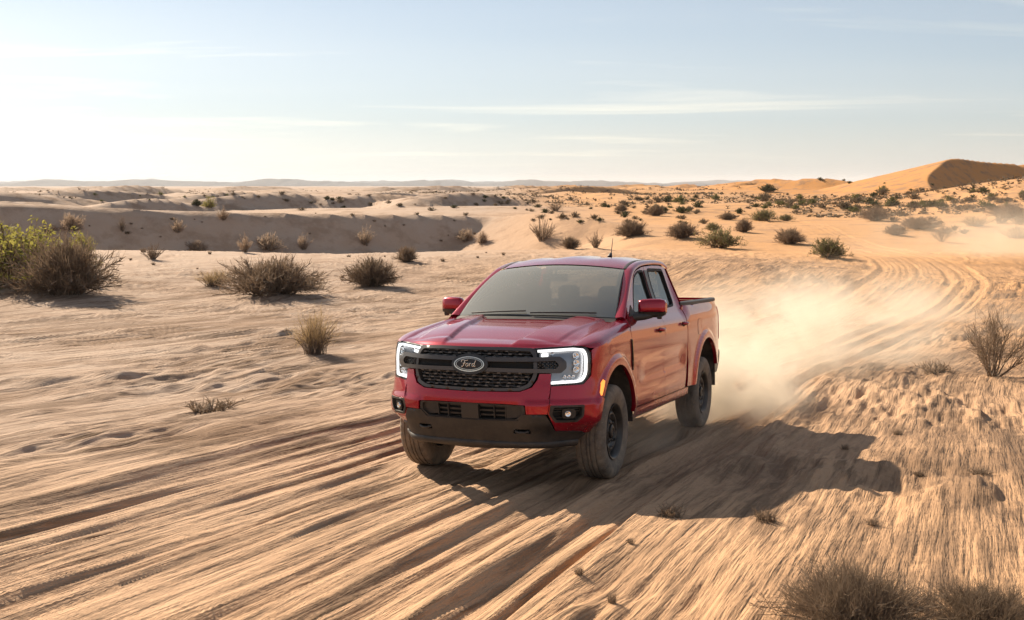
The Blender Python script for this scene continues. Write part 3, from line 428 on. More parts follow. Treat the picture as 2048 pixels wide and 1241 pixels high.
    patch = sst(-.25, .45, perlin(x / 3.3, y / 3.7, 59))
    calm = 1 - sst(62, 80, y) * .85
    dz = dz + off * calm * (.045 * w3 + .066 * w1 * (.35 + patch) + .028 * w2 * (.3 + patch))
    lump = np.maximum(perlin(S / 1.1 + 4, T / .5, 61) - .42, 0) * np.clip(.3 + 2 * patch, 0, 1)
    dz = dz + off * lump * .13 * (1 - sst(25, 60, r))
    # packed and level right where the truck stands
    out = z.copy(); out[near] = z[near] + dz
    return out

WHEELS = [tworld(0, .81), tworld(0, -.81), tworld(-3.27, .81), tworld(-3.27, -.81)]
def settle(X, Y, z):
    for w in WHEELS:
        d = np.hypot(X - w[0], Y - w[1]); k = 1 - sst(.18, .5, d)
        plane = -.0818 * Y - .005
        z = z * (1 - k) + plane * k
    # nothing pokes up under the truck
    return z

def gz(x, y):
    X = np.array([float(x)]); Y = np.array([float(y)]); return float(settle(X, Y, height(X, Y))[0])

def build_ground():
    # rings: fine nearby, coarse far away; spokes: fine over the view, coarse behind the camera
    rr = [.3, 1.0, 2.0, 3.0] + list(np.concatenate([np.linspace(3.6, 6.2, 60)[:-1], np.linspace(6.2, 14, 310)]))
    while rr[-1] < 26000:                                   # steps grow with distance, never beyond one part in 115 nearer than 1.5 km
        r = rr[-1]; rr.append(r + (min(r * r / 5600, r * (.0045 if 238 < r < 292 else .0088)) if r < 1500 else r * .03))
    rr = np.array(rr)
    fine = np.radians(np.linspace(-32, 32, 900)); coarse = np.radians(np.linspace(32, 328, 150)[1:-1])
    aa = np.concatenate([fine, coarse]); n = len(aa); m = len(rr)
    A, Rr = np.meshgrid(aa, rr); X = Rr * np.sin(A); Y = Rr * np.cos(A)
    Z = settle(X.ravel(), Y.ravel(), height(X.ravel(), Y.ravel()))
    V = np.stack([X.ravel(), Y.ravel(), Z], 1)
    global GRID
    GRID = (rr, aa, Z.reshape(m, n))
    V = np.concatenate([V, [[0, 0, gz(0, 0)]]])
    i, j = np.meshgrid(np.arange(m - 1), np.arange(n), indexing='ij'); k = (j + 1) % n
    q = np.stack([i * n + j, (i + 1) * n + j, (i + 1) * n + k, i * n + k], -1).reshape(-1, 4)[:, ::-1]
    c = len(V) - 1
    tri = np.stack([np.full(n, c), np.arange(n), (np.arange(n) + 1) % n], 1)[:, ::-1]
    me = bpy.data.meshes.new("desert_ground")
    me.vertices.add(len(V)); me.vertices.foreach_set('co', V.ravel().astype(np.float32))
    loops = np.concatenate([q.ravel(), tri.ravel()]).astype(np.int32)
    me.loops.add(len(loops)); me.loops.foreach_set('vertex_index', loops)
    st = np.concatenate([np.arange(len(q)) * 4, len(q) * 4 + np.arange(n) * 3]).astype(np.int32)
    me.polygons.add(len(st)); me.polygons.foreach_set('loop_start', st)
    me.update(calc_edges=True)
    me.polygons.foreach_set('use_smooth', np.ones(len(st), bool))
    # how far along and across the track each point lies
    Xf, Yf = V[:, 0], V[:, 1]; R = np.hypot(Xf, Yf); near = R < 190
    S = Yf.copy(); T = np.full(len(V), 60.0)
    S[near], T[near] = road_st(Xf[near], Yf[near])
    at = me.attributes.new('track', 'FLOAT_VECTOR', 'POINT')
    at.data.foreach_set('vector', np.stack([S, T - .5, (1 - sst(42, 72, R))], 1).ravel().astype(np.float32))
    o = bpy.data.objects.new("ground", me); COL.objects.link(o)
    props(o, kind='structure')
    m_ = mat('sand', (.5, .36, .22), .92, spec=.15); N = NT(m_); p = N.p
    tcn = N.n('ShaderNodeTexCoord').outputs['Object']
    at = N.n('ShaderNodeAttribute', attribute_name='track').outputs['Vector']
    sp = N.n('ShaderNodeSeparateXYZ', {0: at})
    Tn, Fn = sp.outputs[1], sp.outputs[2]
    geo = N.n('ShaderNodeNewGeometry')
    big = N.noise(tcn, .035, 4, .5); mid = N.noise(tcn, .6, 5, .6)
    xyz = N.n('ShaderNodeSeparateXYZ', {0: tcn})
    wx_ = N.math('SUBTRACT', xyz.outputs[0], N.math('MULTIPLY', N.math('MINIMUM', xyz.outputs[1], 16.0), .9))
    warmth = N.math('ADD', N.rng(wx_, -20, 2), N.math('MULTIPLY', N.math('SUBTRACT', big, .5), 1.0), True)
    sand = N.mix(warmth, (.425, .315, .240, 1), (.53, .285, .125, 1))
    iron = N.math('MULTIPLY', N.rng(xyz.outputs[0], 40, 70), N.rng(xyz.outputs[1], 170, 230))
    sand = N.mix(iron, sand, (.50, .235, .075, 1))
    sand = N.mix(N.rng(mid, .35, .7, 0, .35), sand, (.39, .235, .14, 1))
    # combed grain along the track
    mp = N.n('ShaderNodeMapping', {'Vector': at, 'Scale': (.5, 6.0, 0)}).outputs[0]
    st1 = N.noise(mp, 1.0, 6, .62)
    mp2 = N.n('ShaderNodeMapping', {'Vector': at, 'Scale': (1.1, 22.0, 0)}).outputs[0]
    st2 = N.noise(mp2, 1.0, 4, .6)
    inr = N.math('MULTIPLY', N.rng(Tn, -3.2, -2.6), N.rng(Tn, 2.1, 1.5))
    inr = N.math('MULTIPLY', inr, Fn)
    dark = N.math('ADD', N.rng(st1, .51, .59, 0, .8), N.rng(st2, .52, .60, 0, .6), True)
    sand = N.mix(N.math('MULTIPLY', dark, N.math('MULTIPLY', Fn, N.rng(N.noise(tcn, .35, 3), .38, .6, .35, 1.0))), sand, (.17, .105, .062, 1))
    # scrub litter and gravel darken the plain in patches beyond the track
    lit = N.noise(tcn, .28, 6, .7)
    lit = N.math('MULTIPLY', N.rng(lit, .50, .62), N.math('SUBTRACT', 1.0, inr, True))
    lit = N.math('MULTIPLY', lit, N.rng(xyz.outputs[1], 70, 150, .5, 1.15))
    sand = N.mix(N.math('MULTIPLY', lit, .62), sand, (.24, .15, .095, 1))
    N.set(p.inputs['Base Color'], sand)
    blot = N.rng(N.noise(N.n('ShaderNodeMapping', {'Vector': at, 'Scale': (.32, 1.05, 0)}).outputs[0], 1.0, 6, .68), .51, .58)
    blot = N.math('MULTIPLY', N.math('MULTIPLY', blot, Fn), N.math('SUBTRACT', 1.0, inr, True))
    sand = N.mix(N.math('MULTIPLY', blot, .72), sand, (.17, .105, .064, 1))
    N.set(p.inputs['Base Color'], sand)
    pt = N.math('MULTIPLY', N.rng(N.noise(N.n('ShaderNodeMapping', {'Vector': at, 'Scale': (.16, .38, 0), 'Location': (3, 8, 0)}).outputs[0], 1.0, 7, .7), .50, .60), N.math('MULTIPLY', Fn, N.math('SUBTRACT', 1.0, inr, True)))
    sand = N.mix(N.math('MULTIPLY', pt, .7), sand, (.20, .12, .070, 1))
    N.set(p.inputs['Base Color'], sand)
    fineg = N.noise(tcn, 46, 5, .7); clod = N.noise(tcn, 7.0, 6, .65)
    h = N.math('ADD', N.math('MULTIPLY', st1, .085), N.math('MULTIPLY', st2, .040))
    h = N.math('MULTIPLY', h, Fn)
    h = N.math('ADD', h, N.math('MULTIPLY', fineg, .004)); h = N.math('ADD', h, N.math('MULTIPLY', clod, .03))
    h = N.math('ADD', h, N.math('MULTIPLY', N.noise(tcn, 1.3, 4, .6), .10))
    b = N.n('ShaderNodeBump', {'Strength': .9, 'Distance': 1.0, 'Height': h})
    N.set(p.inputs['Normal'], b.outputs[0])
    me.materials.append(m_)
    return o
ground = build_ground()
def on_ground(X, Y):
    """height of the ground mesh itself"""
    rr, aa, Z = GRID; X = np.asarray(X, float); Y = np.asarray(Y, float); r = np.hypot(X, Y); a = np.arctan2(X, Y); a = np.where(a < aa[0], a + 2 * np.pi, a)
    i = np.clip(np.searchsorted(rr, r) - 1, 0, len(rr) - 2); j = np.clip(np.searchsorted(aa, a) - 1, 0, len(aa) - 2)
    u = np.clip((r - rr[i]) / (rr[i+1] - rr[i]), 0, 1); v = np.clip((a - aa[j]) / (aa[j+1] - aa[j]), 0, 1)
    return (Z[i, j]*(1-v) + Z[i, j+1]*v)*(1-u) + (Z[i+1, j]*(1-v) + Z[i+1, j+1]*v)*u

def hills():
    """bare mountain ranges far away on the horizon"""
    mm = mat('far_rock', (.15, .14, .14), .95, spec=.1)
    for nm, dist, depth, cx, width, H, seed, base in (("hills", 8200, 1500, -1200, 3300, 62, 3, -18), ("hills", 11500, 1800, 900, 5200, 74, 5, -20), ("hills", 5200, 500, 1200, 1300, 16, 9, -14), ("hills", 13500, 1500, -5600, 4200, 95, 14, -22)):
        nx, ny = 420, 26
        u = np.linspace(-1, 1, nx); w = np.linspace(0, 1, ny); U, Wd = np.meshgrid(u, w, indexing='ij')
        env = np.clip(1 - np.abs(U) ** 3.0, 0, 1) ** .8
        r = .62 + .30 * fbm(U * 7 + seed, U * 0 + .5, 5, seed) + .22 * fbm(U * 9 + seed, Wd * 1.2, 4, seed + 9)
        prof = np.sin(np.pi * np.clip(Wd, 0, 1)) ** .7
        gul = np.abs(fbm(U * 46, Wd * 2.5, 4, seed + 3)) * .5
        Z = base + H * env * prof * np.clip(r - gul * (1 - prof * .5) * .5, .05, 2)
        X = cx + U * width; Y = dist + (Wd - .5) * depth + .1 * width * U ** 2
        m = MB().grid(np.stack([X, Y, Z], -1), True)
        o = m.build(nm, mm); props(o, kind='structure')
hills()
# ------------------------------------------------------------------ the pickup truck (frame: x forward from the front axle, y to its left, z up)
PAINT = mat('red_paint', (.36, .005, .022), .24, .5, coat=1.0, coat_rough=.04)
_N = NT(PAINT); _tc = _N.n('ShaderNodeTexCoord').outputs['Object']; _xyz = _N.n('ShaderNodeSeparateXYZ', {0: _tc})
_N.p.inputs['Coat IOR'].default_value = 1.46; _N.p.inputs['Specular IOR Level'].default_value = .2
# road dust caught on the lower body
_d = _N.math('MULTIPLY', _N.rng(_xyz.outputs[2], .75, .35), _N.rng(_N.noise(_tc, 5, 6, .7), .42, .75), True)
_d = _N.math('MULTIPLY', _d, _N.rng(_xyz.outputs[0], .9, -2.5, .35, 1.0))
_sp = _N.math('MULTIPLY', _N.rng(_N.noise(_tc, 85, 2, .5), .70, .74), _N.rng(_xyz.outputs[2], .75, .45))
_dd = _N.math('MAXIMUM', _N.math('MULTIPLY', _d, .06), _N.math('MULTIPLY', _sp, .6))
_N.set(_N.p.inputs['Base Color'], _N.mix(_dd, (.36, .005, .022, 1), (.42, .30, .20, 1)))
_N.set(_N.p.inputs['Roughness'], _N.rng(_dd, 0, .4, .26, .8)); _N.set(_N.p.inputs['Coat Weight'], _N.rng(_dd, 0, .35, 1, .1))
def dusty(name, c, rough, amt, metal=0, dc=(.36, .27, .19, 1)):
    m = mat(name, c, rough, metal); N = NT(m); t = N.n('ShaderNodeTexCoord').outputs['Object']
    a = N.rng(N.noise(t, 6, 6, .7), .35, .75, 0, amt); b = N.math('MULTIPLY', N.rng(N.noise(t, 95, 2), .69, .73), amt * 1.6)
    N.set(N.p.inputs['Base Color'], N.mix(N.math('MAXIMUM', a, b, True), (*c, 1), dc)); return m
PLASTIC = dusty('black_plastic', (.022, .020, .019), .55, .12)
SKID = dusty('dusty_black_plastic', (.016, .014, .013), .5, .12)
TRIMB = mat('satin_black_trim', (.035, .032, .031), .34)
GRILLE = mat('charcoal_grille', (.085, .075, .070), .36, .3)
BLOCK = mat('grille_block', (.13, .12, .115), .4, .3)
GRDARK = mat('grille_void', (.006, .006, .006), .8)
UNDER = dusty('underbody', (.02, .018, .017), .8, .35)
RUBBER = dusty('tyre_rubber', (.10, .082, .066), .85, .8)
STEEL = dusty('black_steel_wheel', (.028, .027, .027), .42, .14, .4)
SEAM = mat('seam_rubber', (.008, .008, .008), .7)
CHROME = mat('chrome', (.75, .66, .56), .22, 1)
LAMPIN = mat('lamp_housing', (.30, .30, .31), .30, .8)
CLEAR = mat('lamp_chrome', (.85, .85, .86), .10, 1)
DRL = mat('daytime_light', (.9, .9, .9), .3, emit=(1, .98, .95), estr=.85)
LEDD = mat('lit_led', (.9, .9, .9), .3, emit=(1, .97, .92), estr=.9)
AMBER = mat('amber_marker', (.7, .18, .02), .25, emit=(1, .30, .05), estr=.9)
REDL = mat('red_lens', (.42, .01, .012), .12, coat=1)
SEATM = mat('seat_fabric', (.05, .05, .052), .85)
DASH = mat('dashboard', (.03, .03, .032), .65)
HEADL = mat('headliner', (.45, .43, .40), .9)
OVAL = mat('emblem_field', (.020, .017, .017), .5)
def glass(name, tint, refl=1.5, film=0):
    m = bpy.data.materials.new(name); m.use_nodes = True; t = m.node_tree
    for n in list(t.nodes): t.nodes.remove(n)
    o = t.nodes.new('ShaderNodeOutputMaterial'); a = t.nodes.new('ShaderNodeBsdfTransparent'); a.inputs[0].default_value = (*tint, 1)
    g = t.nodes.new('ShaderNodeBsdfGlossy'); g.inputs['Roughness'].default_value = .02; f = t.nodes.new('ShaderNodeFresnel'); f.inputs[0].default_value = refl
    x = t.nodes.new('ShaderNodeMixShader')
    t.links.new(f.outputs[0], x.inputs[0]); t.links.new(a.outputs[0], x.inputs[1]); t.links.new(g.outputs[0], x.inputs[2]); 
    if film:   # pale diffuse film, the sky's reflection painted into the glass colour
        d = t.nodes.new('ShaderNodeBsdfDiffuse'); d.inputs[0].default_value = (.50, .49, .43, 1); y = t.nodes.new('ShaderNodeMixShader'); y.inputs[0].default_value = film
        t.links.new(x.outputs[0], y.inputs[1]); t.links.new(d.outputs[0], y.inputs[2]); x = y
    t.links.new(x.outputs[0], o.inputs[0])
    return m
WSG = glass('windshield_glass', (.66, .69, .66), 2.4, .33); SIDEG = glass('side_glass', (.30, .32, .33), 2.1, .03); LENS = glass('clear_lens', (.93, .94, .95), 1.4)

# plan line of the body, from the middle of the nose round the corner to the tail
PL = np.array([(.90,-.3),(.905,0),(.898,.2),(.875,.38),(.84,.50),(.77,.64),(.69,.755),(.61,.845),(.52,.905),(.42,.935),(.30,.945),(0,.945),(-.5,.94),(-1.5,.94),(-2.5,.94),(-3.3,.945),(-3.9,.935),(-4.12,.912),(-4.22,.885)])
_pu = np.concatenate([[0], np.cumsum(np.hypot(*np.diff(PL, axis=0).T))]); _pu -= _pu[1]
plan = interp(_pu, PL); _UU = np.linspace(_pu[0], _pu[-1], 4000); _PP = plan(_UU)
def ux(x):
    k = _PP[:, 1] > .845; return np.interp(-np.asarray(x, float), -_PP[k, 0], _UU[k])
foff = interp([.25,.33,.42,.55,.70,.80,.90,1.0,1.08,1.13,1.17,1.25],[.16,.075,.05,.02,.0,.012,.03,.04,.065,.09,.13,.25])
doff = interp([.30,.40,.50,.62,.75,.90,1.02,1.12,1.20,1.26,1.30,1.45,1.60,1.72,1.80,1.85],[.09,.05,.025,.012,.014,.022,.014,.012,.024,.045,.072,.137,.192,.228,.252,.29])
boff = interp([.30,.45,.60,.80,1.0,1.15,1.26,1.33,1.38,1.42,1.9],[.07,.03,.012,.01,.012,.012,.024,.045,.062,.07,.3])
ARF = (-.04, .455, .49); ARR = (-3.34, .46, .535)
def bsurf(u, z, lift=0.0):
    u = np.asarray(u, float); z = np.asarray(z, float)
    p = plan(u); t = plan(u + 1e-3) - plan(u - 1e-3); t = t / (np.linalg.norm(t, axis=-1, keepdims=True) + 1e-12)
    n = np.stack([t[..., 1], -t[..., 0]], -1); x = p[..., 0]
    w = sst(.62, 1.30, u); wb = sst(-2.35, -2.65, x)
    side = doff(z) * (1 - wb) + boff(z) * wb
    # pressed hollow low on the doors, feature line above it
    k = sst(-.62, -1.0, x) * sst(-2.45, -2.2, x)
    zl = .735 + .02 * (-x - .6)
    side = side + k * .015 * sst(zl - .022, zl + .012, z) * sst(zl + .24, zl + .05, z)
    side = side + .004 * sst(1.135, 1.15, z) * (1 - sst(1.15, 1.20, z)) * w
    for cx, cz, r in (ARF, ARR):
        d = np.hypot(x - cx, z - cz); side = side - .024 * sst(r + .100, r + .052, d) * (w > .2)
    # bumper corner kick above the fog lamps
    kick = .016 * sst(.715, .700, z) * sst(.40, .50, u) * (1 - sst(1.05, 1.2, u)) * sst(.46, .54, z)
    tuck = .085 * sst(.58, .92, u) * sst(.56, .40, z) * (1 - sst(1.2, 1.5, u))
    off = foff(z) * (1 - w) + side * w - lift - kick + tuck
    q = p - n * off[..., None]
    return np.stack([q[..., 0], q[..., 1], z + 0 * u], -1)

def bmir(u, z, lift=0.0):
    """body surface on both sides of the middle"""
    u = np.asarray(u, float); p = bsurf(np.abs(u), z, lift); p[..., 1] = np.where(u < 0, -p[..., 1], p[..., 1]); return p
def densify(poly, res):
    out = []
    for i in range(len(poly)):
        a = np.array(poly[i]); b = np.array(poly[(i + 1) % len(poly)]); k = max(1, int(np.ceil(np.hypot(*(b - a)) / res)))
        out += [tuple(a + (b - a) * j / k) for j in range(k)]
    return out
def inside(P, poly):
    q = np.array(poly); x, y = P[:, 0], P[:, 1]; c = np.zeros(len(P), bool)
    for i in range(len(q)):
        x1, y1 = q[i]; x2, y2 = q[i - 1]
        if y1 == y2: continue
        c ^= ((y1 > y) != (y2 > y)) & (x < (x2 - x1) * (y - y1) / (y2 - y1) + x1)
    return c
def rounded(poly, r, n=4):
    """cut every corner of a polygon with a small arc"""
    out = []
    for i in range(len(poly)):
        p = np.array(poly[i], float); a = np.array(poly[i-1], float) - p; b = np.array(poly[(i+1) % len(poly)], float) - p
        la, lb = np.hypot(*a), np.hypot(*b); rr = min(r, la * .45, lb * .45); A = p + a / la * rr; Bq = p + b / lb * rr
        out += [tuple((1-t)**2*A + 2*t*(1-t)*p + t*t*Bq) for t in np.linspace(0, 1, n)]
    return out
def panel_mesh(poly, holes=(), res=.03, lift=0.0, thick=.02, fn=None, lip=.004):
    """a skin over (a, b) polygon mapped onto the body, with returned edges so that it has thickness"""
    fn = fn or bsurf
    loops = [densify(poly, res)] + [densify(h, res) for h in holes]
    pts = []; edges = []
    for lp in loops:
        b = len(pts); pts += lp; edges += [(b + i, b + (i + 1) % len(lp)) for i in range(len(lp))]
    bp = np.array(pts); lo, hi = bp.min(0), bp.max(0)
    gx, gy = np.meshgrid(np.arange(lo[0] + res / 2, hi[0], res), np.arange(lo[1] + res / 2, hi[1], res)); G = np.stack([gx.ravel(), gy.ravel()], 1)
    k = inside(G, loops[0])
    for h in loops[1:]: k &= ~inside(G, h)
    G = G[k]
    if len(G):
        dmin = np.full(len(G), 1e9)
        for i in range(0, len(bp)): dmin = np.minimum(dmin, (G[:, 0]-bp[i, 0])**2 + (G[:, 1]-bp[i, 1])**2)
        G = G[dmin > (res * .55) ** 2]
    allp = [Vector(q) for q in pts] + [Vector(q) for q in G]
    V, E, F, *_ = delaunay_2d_cdt(allp, edges, [], 0, 1e-7)
    V = np.array([tuple(v) for v in V]); F = np.array([f for f in F if len(f) == 3])
    c = V[F].mean(1); k = inside(c, loops[0])
    for h in loops[1:]: k &= ~inside(c, h)
    F = F[k]
    a = V[F]; ar = (a[:,1,0]-a[:,0,0])*(a[:,2,1]-a[:,0,1])-(a[:,2,0]-a[:,0,0])*(a[:,1,1]-a[:,0,1])
    F[ar < 0] = F[ar < 0][:, ::-1]
    F = F[np.abs(ar) > 1e-9]
    P = fn(V[:, 0], V[:, 1], lift)
    e = 2e-3
    du = fn(V[:, 0] + e, V[:, 1], lift) - P; dv = fn(V[:, 0], V[:, 1] + e, lift) - P
    nn = np.cross(du, dv); nn /= np.linalg.norm(nn, axis=1, keepdims=True) + 1e-12
    tri = P[F]; fnm = np.cross(tri[:,1]-tri[:,0], tri[:,2]-tri[:,0]); s = np.sign((fnm * nn[F[:, 0]]).sum(1).sum())
    # outward: away from the body's middle line
    cen = np.array([-1.2, 0, .9]); flip = ((P - cen) * nn).sum() < 0
    if flip: nn = -nn
    if (s > 0) == flip: F = F[:, ::-1]
    es = {}
    for f in F:
        for i in range(3):
            kx = (int(f[i]), int(f[(i + 1) % 3])); es[kx] = 1
    bd = [k for k in es if (k[1], k[0]) not in es]
    m = MB(); m.add(P, F.tolist(), True)
    ids = sorted({i for k in bd for i in k}); ix = {v: i for i, v in enumerate(ids)}; k = len(ids); q = np.array(ids)
    r0 = P[q]; r1 = P[q] - nn[q] * thick
    m.add(np.concatenate([r0, r1]), [(ix[b], ix[a], ix[a] + k, ix[b] + k) for a, b in bd], False)
    return m

ROOT = bpy.data.objects.new("pickup_truck", None); COL.objects.link(ROOT)
ROOT.matrix_world = Matrix([[*TM[0], TP[0]], [*TM[1], TP[1]], [*TM[2], TP[2]], [0, 0, 0, 1]])
props(ROOT, "shiny dark red crew cab pickup truck with lit daytime lights driving on the sandy track", "pickup truck")
def pair(name, mb, m, parents=(None, None), label=None, sharp=None):
    out = []
    for i, mi in enumerate((False, True)):
        o = mb.build(name, m, parents[i] or ROOT, mirror=mi, sharp=sharp)
        out.append(o)
    return out
def part(name, mb, m, parent=None, sharp=None): return mb.build(name, m, parent or ROOT, sharp=sharp)
def sd(pts): return [(float(ux(x)), z) for x, z in pts]        # side outline given in x, z
def arc(c, a0, a1, n=22, rx=None):
    cx, cz, r = c; return [(cx + (rx or r) * math.cos(math.radians(t)), cz + r * math.sin(math.radians(t))) for t in np.linspace(a0, a1, n)]

# ---- sides
RAIL_O = np.array([(-.50,.855,1.30),(-.68,.815,1.42),(-.90,.770,1.55),(-1.12,.728,1.67),(-1.30,.706,1.745),(-1.55,.694,1.785),(-1.9,.689,1.80),(-2.2,.690,1.80),(-2.36,.694,1.785),(-2.46,.705,1.75)])
def rail_top(x): return float(np.interp(-x, -RAIL_O[:, 0], RAIL_O[:, 2]))
g_ = .004
def topline(x0, x1, n=12, d=.012): return [(x, rail_top(x) - d) for x in np.linspace(x0, x1, n)]
# doors with window openings (window outlines in x, z)
fwin = rounded([(-.80, 1.345), (-1.53, 1.365), (-1.545, 1.735), (-1.36, 1.728), (-1.19, 1.675)], .05)
rwin = rounded([(-1.68, 1.365), (-2.27, 1.385), (-2.30, 1.52), (-2.27, 1.745), (-1.715, 1.748)], .06)
fdoor = [(-.535 , .52), (-.53, .8), (-.495, 1.05), (-.475, 1.22), (-.50, 1.285)] + topline(-.56, -1.60, 16) + [(-1.61, 1.30), (-1.59, 1.0), (-1.585, .52)]
rdoor = [(-1.593, .52), (-1.593, 1.0), (-1.617, 1.30), (-1.607, rail_top(-1.607) - .012)] + topline(-1.66, -2.38, 10) + [(-2.43, 1.62), (-2.465, 1.40), (-2.485, 1.2), (-2.50, 1.0)] + [q for q in arc((ARR[0]-.0, ARR[1], .93), 25, 3, 5)] + [(-2.44, .52)]
rdoor = [(x, z) for x, z in rdoor if not (z < 1.0 and x < -2.50)]
doors = []
for nm, poly, win in (('front_door', fdoor, fwin), ('rear_door', rdoor, rwin)):
    mbp = panel_mesh(sd(poly), [sd(win)], .028, 0, .03)
    doors.append(pair(nm, mbp, PAINT))
for di, (nm, win, gr) in enumerate((('front', fwin, .02), ('rear', rwin, .02))):
    pane = panel_mesh(sd(win), (), .05, -.018, .004)
    pair('window_pane', pane, SIDEG, doors[di])
    c = np.mean(np.array(win), 0); outer = [tuple(c + (np.array(q) - c) * np.array([1.045, 1.07])) for q in win]
    inner = [tuple(c + (np.array(q) - c) * np.array([.965, .94])) for q in win]
    pair('window_seal', panel_mesh(sd(outer), [sd(inner)], .03, .003, .03), SEAM, doors[di])
# black B pillar cover between the windows
bp_ = [(-1.575, 1.372), (-1.645, 1.374), (-1.68, 1.742), (-1.585, 1.742)]
pair('door_pillar_cover', panel_mesh(sd(bp_), (), .04, .006, .01), TRIMB, doors[0])
# handles: a painted grip over a dark cup
for di, hx, hz in ((0, -1.43, 1.165), (1, -2.36, 1.185)):
    y0 = float(bsurf(ux(hx), hz)[1])
    m = MB(); P = []
    for t in np.linspace(0, 1, 9):
        x = hx + .085 - .17 * t; y = y0 + .012 + .026 * math.sin(math.pi * t) ** .6; P.append((x, y, hz + .012 * (1 - t)))
    m.tube(P, [.012, .016, .018, .019, .019, .019, .018, .016, .012], 8)
    hs_ = pair('door_handle', m, PAINT, doors[di])
    cup = MB(); cup.add([(hx + .05 * math.cos(a), y0 + .003, hz - .004 + .033 * math.sin(a)) for a in np.linspace(0, 2*math.pi, 20)[:-1]], [tuple(range(19))[::-1]])
    cup.box((hx - .07, y0 + .02, hz + .004), (.03, .03, .036))
    pair('handle_cup', cup, SEAM, doors[di])
# fenders
fend = [(-.527, .50), (-.522, .8), (-.487, 1.05), (-.468, 1.20)] + [(x, z) for x, z in zip(np.linspace(-.45, .50, 14), np.interp(np.linspace(-.45, .50, 14), [-.45, .1, .5], [1.215, 1.165, 1.11]))] + [(.53, 1.09), (.55, .86), (.50, .705)] + arc(ARF, 32, 172, 30) + [(-.527, .50)][:0]
fz = interp([-.5, .1, .5, .62], [1.225, 1.168, 1.115, 1.10])
fend = [(-.527, .50), (-.522, .8), (-.487, 1.05), (-.468, 1.19)] + [(x, float(fz(x))) for x in np.linspace(-.45, .47, 16)]
fend += [(.505, 1.10), (.515, .92), (.455, .80), (.435, .735)] + [q for q in arc(ARF, 33, 176, 30)]
fm = panel_mesh(sd(fend), (), .022, 0, .035)
# hood line: where the hood meets the fender
hoodline = interp([-.50, -.3, 0, .3, .5, .593], [[.775, 1.300], [.775, 1.283], [.772, 1.250], [.768, 1.208], [.765, 1.165], [.762, 1.142]])
def hl(x):
    v = hoodline(x); return v[0], v[1]
# the rounded top of the fender, from the side skin up to the hood line
P = []
for x in np.linspace(-.47, .592, 30):
    a = bsurf(ux(x), float(fz(x)) if x < .5 else float(np.interp(x, [.5, .592], [fz(.5), 1.138]))); yb, zb_ = hl(x); c_ = np.array([x, a[1] - .012, zb_ - .004]); b_ = np.array([x, yb + .004, zb_])
    P.append([(1-t)**2*a + 2*t*(1-t)*c_ + t*t*b_ for t in np.linspace(0, 1, 9)] + [b_ + np.array([0, -.03, -.014])])
P = np.array(P)
fm.grid(P, True)
# cowl end of the fender, up to the windshield pillar
R_ = []
fen = pair('front_fender', fm, PAINT, sharp=32)
m = MB()
for t0, t1 in ((0, 1),):
    a = [bsurf(ux(x), z) for x, z in ((-.47, 1.195), (-.47, 1.225), (-.49, 1.262), (-.505, 1.300))]
    b = [np.array(q) for q in ((-.47, .776, 1.298), (-.50, .772, 1.303), (-.53, .768, 1.318), (-.56, .762, 1.345))]
    G = [[a_ * (1 - t) + b_ * t + np.array([0, 0, .018]) * math.sin(math.pi * t) for t in np.linspace(0, 1, 6)] for a_, b_ in zip(a, b)]
    m.grid(G, True)
pair('cowl_corner', m, PAINT)
# fender vent: slim slanted insert
vent = [(-.435, 1.135), (-.462, 1.14), (-.482, 1.10), (-.515, .94), (-.535, .865), (-.522, .86), (-.485, .96), (-.452, 1.07)]
vo = pair('fender_vent', panel_mesh(sd(vent), (), .03, .007, .012), TRIMB, (fen[0], fen[1]))
vin = MB(); vin.tube([bsurf(ux(x), z, .011) for x, z in ((-.450, 1.12), (-.470, 1.06), (-.495, .98), (-.522, .89))], .0055, 5)
pair('vent_bar', vin, CHROME, vo)
# bed sides
bed = [(-2.512, .52), (-2.53, .8), (-2.52, 1.0), (-2.505, 1.2), (-2.48, 1.372), (-2.49, 1.380), (-4.17, 1.392), (-4.19, 1.34)]
tail_l = [(-4.12, 1.325), (-4.135, .93)]
bed += [(-4.13, 1.322), (-4.10, 1.15), (-4.12, .93), (-4.16, .915), (-4.17, .80)] + [(-3.90, .66)] + [q for q in arc(ARR, 18, 172, 34, .535)][::-1][:0]
bed += [q for q in arc(ARR, 158, 6, 34, .53)]
bedo = pair('bed_side', panel_mesh(sd(bed), (), .03, 0, .04), PAINT)
fc = MB(); yy = float(bsurf(ux(-3.03), 1.14)[1])
ring_ = [(-3.03 + .085 * math.copysign(abs(math.cos(a)) ** .6, math.cos(a)), 1.13 + .085 * math.copysign(abs(math.sin(a)) ** .6, math.sin(a))) for a in np.linspace(0, 2*math.pi, 29)[:-1]]
fc = panel_mesh(sd(ring_), (), .04, .0025, .004); fdo = fc.build('fuel_door', PAINT, bedo[0])
sg = panel_mesh(sd([(x + (x + 3.03) * .035, z + (z - 1.13) * .035) for x, z in ring_]), [sd(ring_)], .04, .0012, .004); sg.build('fuel_door_seam', SEAM, bedo[0])
# black caps on the bed rails
m = MB()
xs = np.linspace(-2.47, -4.19, 20); G = []
for x in xs:
    y = float(bsurf(ux(x), 1.375)[1]); zt = 1.380 + .012 * (-x - 2.47) / 1.7
    G.append([(x, y + .006, zt - .006), (x, y + .003, zt + .022), (x, y - .012, zt + .030), (x, y - .075, zt + .030), (x, y - .088, zt + .02), (x, y - .088, zt - .03)])
m.grid(G, True); m.add([G[-1][i] for i in range(6)], [(0, 1, 2, 3, 4, 5)]); m.add([G[0][i] for i in range(6)], [(5, 4, 3, 2, 1, 0)])
pair('bed_rail', m, PLASTIC, sharp=35)
